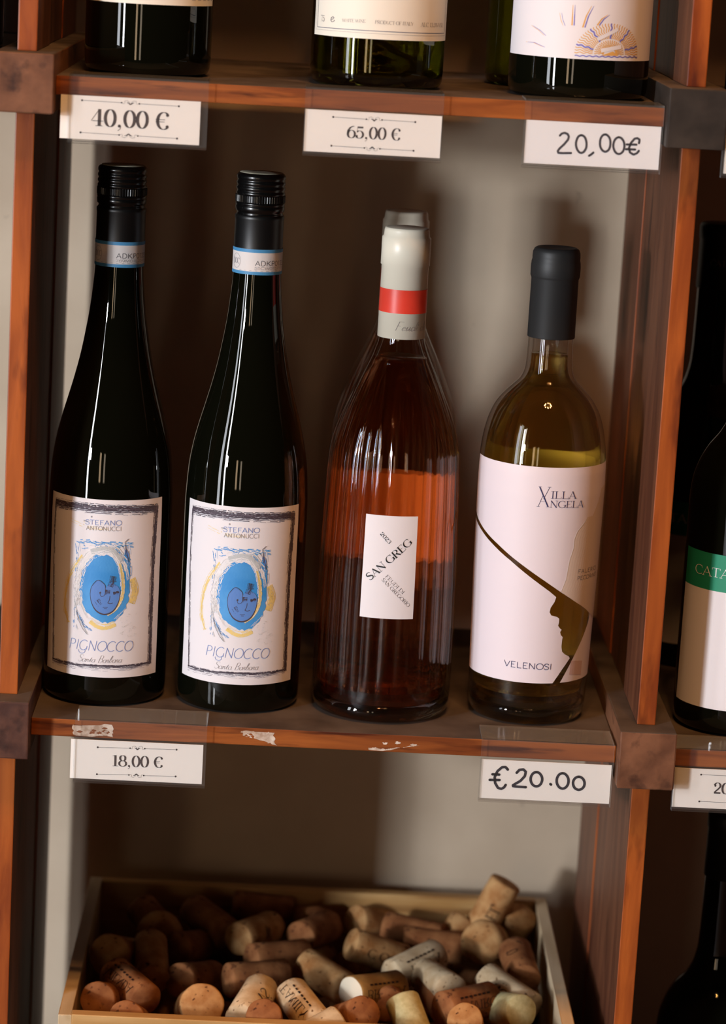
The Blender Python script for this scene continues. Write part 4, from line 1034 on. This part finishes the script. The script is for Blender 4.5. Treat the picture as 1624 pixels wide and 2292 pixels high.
# ---- bottles of the upper shelf
def std_tab(r, shoulder=0.0):
    s = shoulder
    return [(0, r - 4.5), (2, r - 1.6), (6, r - .3), (12, r), (148 + s, r), (162 + s, r - 1.2), (173 + s, r - 4.2), (184 + s, r - 9.6), (194 + s, 21.8), (204 + s, 17.2), (216 + s, 15.0), (232 + s, 14.4), (288 + s, 13.9), (306 + s, 13.6)]
def plain_cap(t, s, m):
    return capsule(t, 'capsule', [(266 + s, 15.1), (300 + s, 14.8), (300.5 + s, 15.4), (309 + s, 15.4), (311 + s, 14.4), (311.4 + s, 12)], m)

t = thing('wine_bottle', 'almost black bottle on the upper shelf above the 40,00 price card', 'bottle', (-0.1036, 0.086, ZU + .0003), 'bottles on the upper shelf')
TA = std_tab(39.5)
bottle_glass(t, TA, 'glass_dark', 'wine_dark', .24)
plain_cap(t, 0, 'capsule_dark')
sA = on_bottle(TA, 39.5)
lab = label_sheet('front_label', sA, -52, 56, 43.6, 128, 'label_cream', t, .0002, 48, 6)
pr = Print()
for k in range(5):
    pr.ribbon([(30 + 5.2 * k, 47.6), (33 + 5.2 * k, 47.6)], .9)
pr.build('fine_print', sA, 'ink_soft', lab, .0003)

t = thing('wine_bottle', 'green glass bottle with cream label on the upper shelf above the 65,00 price card', 'bottle', (0.0399, 0.085, ZU + .0003), 'bottles on the upper shelf')
TB = std_tab(41.8)
bottle_glass(t, TB, 'glass_green', 'wine_white', .24, punt=22)
plain_cap(t, 0, 'capsule_dark')
sB = on_bottle(TB, 41.8)
lab = label_sheet('front_label', sB, -52.6, 60, 30.2, 128, 'label_cream', t, .0002, 56, 6)
pr = Print()
pr.ribbon([(-48.0, 127), (-48.0, 34.9), (-18, 35.1), (5, 35.2), (54, 35.0), (54, 127)], .35)
pr.build('frame_line', sB, 'ink_navy', lab, .0003)
pr = Print()
pr.ribbon([(-50.4, 127), (-50.4, 33.4), (-18, 33.6), (5, 33.6), (56, 33.4)], .14)
text(pr, '75', 'roman', (-44, 38.5), (-39.6, 38.5), (-44, 42.4)); text(pr, 'e', 'roman', (-34.2, 38.7), (-30.6, 38.8), (-34.2, 46.2))
text(pr, 'WHITE WINE', 'roman', (-24.6, 39.4), (-9.1, 39.8), (-24.6, 41.3))
text(pr, 'PRODUCT OF ITALY', 'roman', (-3.5, 39.6), (20.9, 39.4), (-3.5, 41.7))
text(pr, 'ALC 13.5% VOL', 'roman', (26.5, 39.0), (50, 38.7), (26.5, 41.5))
pr.build('grey_lettering', sB, 'ink_grey', lab, .0003)

def dark_tall(label, loc, r=39.5, m='glass_dark', w='wine_dark', grp='bottles on the upper shelf', s=0.0):
    t = thing('wine_bottle', label, 'bottle', loc, grp)
    T_ = std_tab(r, s)
    bottle_glass(t, T_, m, w, .24)
    plain_cap(t, s, 'capsule_dark')
    return t, T_
t, TC = dark_tall('stout black bottle with white sun-ray label on the upper shelf', (0.1665, 0.0860, ZU + .0003), 43.9)
sC = on_bottle(TC, 43.9)
lab = label_sheet('front_label', sC, -64.0, 58.0, 25.0, 128, 'label_white', t, .0002, 60, 6)
def wavy(a, b, amp=.5, waves=3.0, n=18):
    dx, dy = b[0] - a[0], b[1] - a[1]
    l = math.hypot(dx, dy)
    return [(a[0] + dx * i / n - dy / l * amp * math.sin(2 * PI * waves * i / n), a[1] + dy * i / n + dx / l * amp * math.sin(2 * PI * waves * i / n)) for i in range(n + 1)]
po, pv = Print(), Print()
sun = (14.8, 29.0)
for ring, (ra, rb_) in enumerate(((3.5, 9.0), (10.0, 20.0))):
    n = 20 + 14 * ring
    for k in range(n + 1):
        a = PI * k / n
        p0 = (sun[0] + 1.1 * ra * math.cos(a), sun[1] + ra * .92 * math.sin(a)); p1 = (sun[0] + 1.1 * rb_ * math.cos(a), sun[1] + rb_ * .92 * math.sin(a))
        if ring and (k % 7 == 3): pv.ribbon(wavy(p0, p1, .35, 2.5), .85)
        else: po.ribbon(wavy(p0, p1, .35, 2.5), .5)
pv.ribbon(wavy((-6.9, 27.0), (37.1, 27.6), .3, 11, 90), .6)
po.fill([[(9, 27.6), (14, 29.6), (17, 30.6), (21, 27.8)]], .4, 2)
for key in ('c_r1', 'c_r2', 'c_r3', 'c_r4', 'c_r5', 'c_r6'):
    q = D[key]
    po.ribbon(q, [.9, .7, .2] if key in ('c_r1', 'c_r2', 'c_r3') else [.15, .3, .15])
    pv.ribbon([(u + 1.3, v) for u, v in q], [.7, .6, .15] if key in ('c_r1', 'c_r2', 'c_r3') else [.12, .28, .2])
po.build('orange_rays', sC, 'ink_orange', lab, .0003)
pv.build('violet_rays', sC, 'ink_violet', lab, .00035)
pw = Print()
pw.ribbon([(6.4, 37.6), (19.4, 44.2)], 2.2); pw.ribbon([(9.0, 30.8), (22.6, 33.6)], 2.4)
pw.build('white_bars', sC, 'label_white', lab, .0004)
dark_tall('dark green bottle standing behind the stout sun-ray bottle, its left edge showing', (0.1530, 0.1850, ZU + .0003), 39.5, 'glass_green', 'wine_white')
dark_tall('dark bottle at the top left corner of the picture, left of the left post', (-0.2300, 0.0600, ZU + .0003), 38.5)
dark_tall('unseen dark bottle added behind the top left one to shade the wall strip', (-0.2310, 0.2350, ZU + .0003), 39.5)  # added out of view to keep light off the wall beside the post
dark_tall('dark bottle at the top right corner of the picture, right of the right post', (0.3000, 0.0860, ZU + .0003), 40.5)

# ---- bottles beyond the right post
def green_label_bottle(label, loc):
    t, T_ = dark_tall(label, loc, 38.5, grp='dark bottles with a green and white label')
    s = on_bottle(T_, 38.5)
    lab = label_sheet('white_label', s, -53, 53, 17.5, 95.3, 'label_white', t, .0002, 48, 6)
    gl = label_sheet('green_label', s, -53, 53, 95.3, 119.4, 'label_green', t, .0002, 48, 3)
    pr = Print(); text(pr, 'CATA', 'roman', (-40.9, 104.3), (-13.6, 104.6), (-40.9, 110.2))
    pr.build('white_lettering', s, 'paint_white', gl, .0003)
    sc_ = on_bottle([(0, 15.1), (266, 15.1), (300, 14.8)], 15.0)
    cap_ = [c_ for c_ in t.children if c_.name.startswith('capsule')][0]
    pr = Print(); text(pr, 'CATAL', 'roman', (-8.5, 282.6), (9.5, 282.6), (-8.5, 286.6))
    pr.build('capsule_lettering', sc_, 'ink_soft', cap_, .0002)
    return t
green_label_bottle('dark bottle with green and white label, in front, right of the right post', (0.2963, 0.0830, 0.0003))
green_label_bottle('dark bottle behind the one with green label, its black neck seen beside the post', (0.2895, 0.2500, 0.0003))
dark_tall('black bottle in the lower right corner, below the shelf with the green label bottle', (0.3085, 0.1200, ZB + .0006), 39.5, grp='bottles on the lowest shelf', s=15.0)

# ------------------------------------------------------------------ price tags
def price_tag(label, x0, x1, zs, card, hand=None, cool=False):
    """clear acrylic clip over the shelf edge with a card between its two sheets (mm); returns thing, card part"""
    loc = Vector(((x0 + x1) / 2000, 0.016, zs))
    t = thing('price_tag', label, 'price tag', loc, 'price tags clipped to the shelf edges')
    a, b = x0 / 1000, x1 / 1000
    bm = bmesh.new()
    def bx(ya, yb, za, zb):
        vs_ = [bm.verts.new((x, y, z)) for x in (a, b) for y in (ya, yb) for z in (za, zb)]
        for f in ((0, 1, 3, 2), (4, 6, 7, 5), (0, 4, 5, 1), (2, 3, 7, 6), (0, 2, 6, 4), (1, 5, 7, 3)):
            bm.faces.new([vs_[i] for i in f])
    bx(0.0125, 0.0430, zs + .0003, zs + .0016)              # flange on the shelf
    bx(0.0107, 0.0120, zs - .0385, zs + .0016)              # front sheet
    bx(0.0107, 0.0152, zs - .0398, zs - .0386)              # fold along the bottom
    bx(0.0139, 0.0152, zs - .0386, zs - .0125)              # back sheet
    bmesh.ops.recalc_face_normals(bm, faces=bm.faces)
    me = bpy.data.meshes.new('acrylic_holder'); bm.to_mesh(me); bm.free()
    h = link('acrylic_holder', me, t, 'acrylic')
    me.materials.append(M['acrylic_edge'])
    me.materials.append(M['acrylic_dusty'])
    for p in me.polygons:
        if abs(p.normal.x) > .9: p.material_index = 1
        elif p.normal.z > .9 and p.center.y > .02: p.material_index = 2
    cx0, cx1, cz0, cz1 = [v / 1000 for v in card]
    c = box('price_card', (cx0, cx1, 0.0126, 0.0131, cz0, cz1), 'card_cool' if cool else 'card', t, 0)
    for o in (h, c):
        o.data.transform(Matrix.Translation(-loc))
    return t, c, loc
def card_print(name, pr, c, loc, m):
    o = pr.build(name, on_plane(0.0126), m, c, .00012)
    o.data.transform(Matrix.Translation(-loc))
def ornament(pr, q, flip):
    """hairline with dots and a small curl in the middle"""
    (a, b, c_, d) = q
    for p in (a, d): pr.disc(p[0], p[1], .62)
    for p in (b, c_): pr.disc(p[0], p[1], .5)
    pr.ribbon([a, b], .22); pr.ribbon([c_, d], .22)
    mx, mz, k = (b[0] + c_[0]) / 2, (b[1] + c_[1]) / 2, -1 if flip else 1
    w = (c_[0] - b[0]) / 2
    for s in (-1, 1):
        pr.ribbon([(mx + s * w, mz), (mx + s * w * .75, mz - k * .5), (mx + s * w * .62, mz + k * .2), (mx + s * w * .7, mz + k * 1.1), (mx + s * w * .4, mz + k * 1.5), (mx + s * w * .1, mz + k * .6)], .15, step=.5)
        pr.ribbon([(mx + s * w * .42, mz + k * .35), (mx + s * w * .15, mz - k * .1), (mx, mz - k * .95)], [.15, .75, .6], step=.5)
def printed(t3, orn, txt, s):
    t, c, loc = t3
    pr = Print()
    ornament(pr, orn[0:4], False); ornament(pr, orn[4:8], True)
    card_print('ornament_lines', pr, c, loc, 'ink_brown')
    pr = Print(); text(pr, s, 'bodoni', txt[0], txt[1], txt[2])
    card_print('price_print', pr, c, loc, 'ink_brown')
def handwritten(t3, keys, w, m):
    t, c, loc = t3
    pr = Print()
    for k in keys: pr.ribbon(D[k], w, caps=True, step=.5)
    card_print('handwriting', pr, c, loc, m)
printed(price_tag('clear price tag reading 40,00 €, its card slipped out to the left', -145.8, -61.9, ZU, (-150.6, -66.4, 365.4, 391.6)), D['t1_orn'], [(-132.4, 373.8), (-84.6, 373.8), (-132.4, 384.0)], '40,00 €')
printed(price_tag('clear price tag reading 65,00 € on the upper shelf', -3.8, 79.9, ZU, (-3.2, 79.4, 365.4, 390.7)), D['t2_orn'], [(22.4, 374.8), (55.2, 374.8), (22.4, 381.9)], '65,00 €')
handwritten(price_tag('clear price tag handwritten 20,00€ on the upper shelf near the right post', 129.2, 213.2, ZU, (130.4, 212.4, 365.4, 391.4), cool=True), ('t3_2', 't3_0a', 't3_c', 't3_0b', 't3_0c', 't3_e', 't3_b1', 't3_b2'), 1.35, 'marker')
printed(price_tag('clear price tag reading 18,00 € on the middle shelf', -129.0, -45.6, 0.0, (-131.2, -47.6, -37.6, -11.8)), D['t4_orn'], [(-105.0, -28.4), (-72.4, -28.0), (-105.0, -21.2)], '18,00 €')
handwritten(price_tag('clear price tag handwritten €20.00 on the middle shelf near the right post', 128.3, 212.4, 0.0, (129.2, 211.8, -37.8, -12.1)), ('t5_e', 't5_b1', 't5_b2', 't5_2', 't5_0a', 't5_d', 't5_0b', 't5_0c'), 1.7, 'marker_dark')
printed(price_tag('clear price tag at the right edge, below the green label bottle', 251.6, 335.6, 0.0, (251.9, 334.9, -37.6, -11.6)), [(269, -15.4), (289, -15.3), (298.4, -15.2), (318.5, -15.1), (269.2, -33.2), (289, -33.1), (298.4, -33.0), (318.5, -32.9)], [(277.6, -27.5), (309.6, -27.3), (277.6, -20.3)], '20,00 €')
price_tag('clear price tag mostly outside the picture at the top right edge', 250.4, 334.4, ZU, (252.0, 334.0, 365.4, 390.9))

# ------------------------------------------------------------------ crate of corks
CX0, CX1, CY0, CY1, CZ = -0.1340, 0.2040, 0.0200, 0.2860, -0.2000
crate = thing('wooden_crate', 'pale pine crate heaped with wine corks under the middle shelf', 'crate', ((CX0 + CX1) / 2, (CY0 + CY1) / 2, ZB + .0003))
CO = Vector(crate.location)
def cpart(name, dims, m):
    o = box(name, dims, m, crate, .0006, .0002)
    o.data.transform(Matrix.Translation(-CO))
TH = 0.0085
cz0 = ZB + .0008
for k, zc in enumerate((cz0, cz0 + .0997)):
    z1 = min(zc + .0993, CZ)
    cpart('front_board', (CX0 + TH, CX1 - TH, CY0, CY0 + TH, zc, z1), 'pine')
    cpart('back_board', (CX0 + TH, CX1 - TH, CY1 - TH, CY1, zc, z1), 'pine')
    cpart('side_board', (CX0, CX0 + TH, CY0, CY1, zc, z1), 'pine_side')
    cpart('side_board', (CX1 - TH, CX1, CY0, CY1, zc, z1), 'pine_side')
cpart('raised_bottom', (CX0 + TH, CX1 - TH, CY0 + TH, CY1 - TH, -.2750, -.2680), 'pine')

def cork_mesh(name, r, l, kind):
    """a used cork along +Z from its visible end (z = 0) to z = l, slightly waisted and chipped"""
    rr = random.Random(name + kind)
    if kind == 'champ':
        prof = [(0, r * .80), (.003, r * 1.18), (.010, r * 1.26), (.017, r * 1.20), (.021, r * .98), (.028, r * .98), (l * .9, r * 1.12), (l, r * 1.05)]
    else:
        prof = [(0, r * .93), (.0012, r), (l * .3, r * .99), (l * .6, r * .985), (l - .0012, r * 1.0), (l, r * .93)]
    ph = [rr.uniform(0, 6) for _ in range(4)]
    def f(z, a, q): return q * (1 + .012 * math.sin(3 * a + ph[0] + 90 * z) + .010 * math.sin(7 * a + ph[1] + 200 * z))
    return lathe(name, prof, 28, True, True, f)
R0 = 0.0120
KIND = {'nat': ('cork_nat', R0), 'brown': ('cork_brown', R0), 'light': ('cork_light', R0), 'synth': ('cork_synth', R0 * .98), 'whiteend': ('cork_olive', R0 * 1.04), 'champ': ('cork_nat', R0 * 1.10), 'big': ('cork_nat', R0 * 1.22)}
protos = {}
def place_cork(a, d, kind, label, txt=None, group='corks heaped in the crate'):
    m_, r = KIND[kind]
    L_ = 0.044
    if kind not in protos:
        me = cork_mesh('cork', r, L_, kind)
        me.materials.append(M[m_])
        if kind == 'whiteend':
            me.materials.append(M['cork_white'])
            for p in me.polygons:
                if p.center.z < .0004: p.material_index = 1
        protos[kind] = me
    d = Vector(d).normalized()
    a = Vector(a)
    b = a + d * L_
    lo = Vector((CX0 + TH + r, CY0 + TH + .004, -.2668)); hi = Vector((CX1 - TH - r, CY1 - TH - .006, 9))
    b = Vector((min(max(b.x, lo.x), hi.x), min(max(b.y, lo.y), hi.y), max(b.z, lo.z + r)))
    a = Vector((min(max(a.x, lo.x), hi.x), min(max(a.y, lo.y), hi.y), max(a.z, lo.z + r)))
    d = (b - a).normalized()
    o = bpy.data.objects.new('wine_cork', protos[kind])
    col.objects.link(o)
    o.location = a
    q = d.to_track_quat('Z', 'Y')
    o.rotation_mode = 'QUATERNION'
    o.rotation_quaternion = q
    tag(o, label, 'cork', group)
    if txt:
        # the print runs along the side that faces the room
        view = (Vector((0.05, -1.7, .5)) - a).normalized()
        lv = q.inverted() @ view
        phi = math.atan2(lv.y, lv.x)
        rgt = q @ Vector((0, 0, 1))
        sgn = 1 if rgt.x > 0 else -1
        def s(u, v, off):
            ang = phi + sgn * v / (r * 1000)
            z = (u if sgn > 0 else 44 - u) / 1000
            rr_ = r * 1.012 + off
            return (rr_ * math.cos(ang), rr_ * math.sin(ang), z)
        pr = Print()
        h = 8.0 if len(txt) < 3 else 6.2
        wd = min(36, 6.0 * len(txt))
        text(pr, txt, 'roman', (22 - wd / 2, -1), (22 + wd / 2, -1), (22 - wd / 2, h - 1))
        if len(txt) > 4:
            for k in range(7):
                pr.ribbon([(8 + 4 * k, -4.5), (10.6 + 4 * k, -4.5)], 1.3)
        pr.build('cork_print', s, 'cork_print', o, .0001)
    return o
for a, d, kind, txt, label in CORKS:
    place_cork([v / 1000 for v in a], d, kind, label, txt)
rr = random.Random(3)
for i in range(9):                       # the layer that carries the heap, seen only through the gaps
    for j in range(5):
        x = CX0 + .030 + i * .0345 + rr.uniform(-.004, .004); y = CY0 + .042 + j * .046 + rr.uniform(-.004, .004)
        an = rr.uniform(0, PI)
        dx, dy = math.cos(an), math.sin(an)
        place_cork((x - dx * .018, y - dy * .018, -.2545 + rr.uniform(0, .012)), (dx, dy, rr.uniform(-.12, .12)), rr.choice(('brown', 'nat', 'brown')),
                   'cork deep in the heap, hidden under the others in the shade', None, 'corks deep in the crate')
bpy.context.view_layer.update()
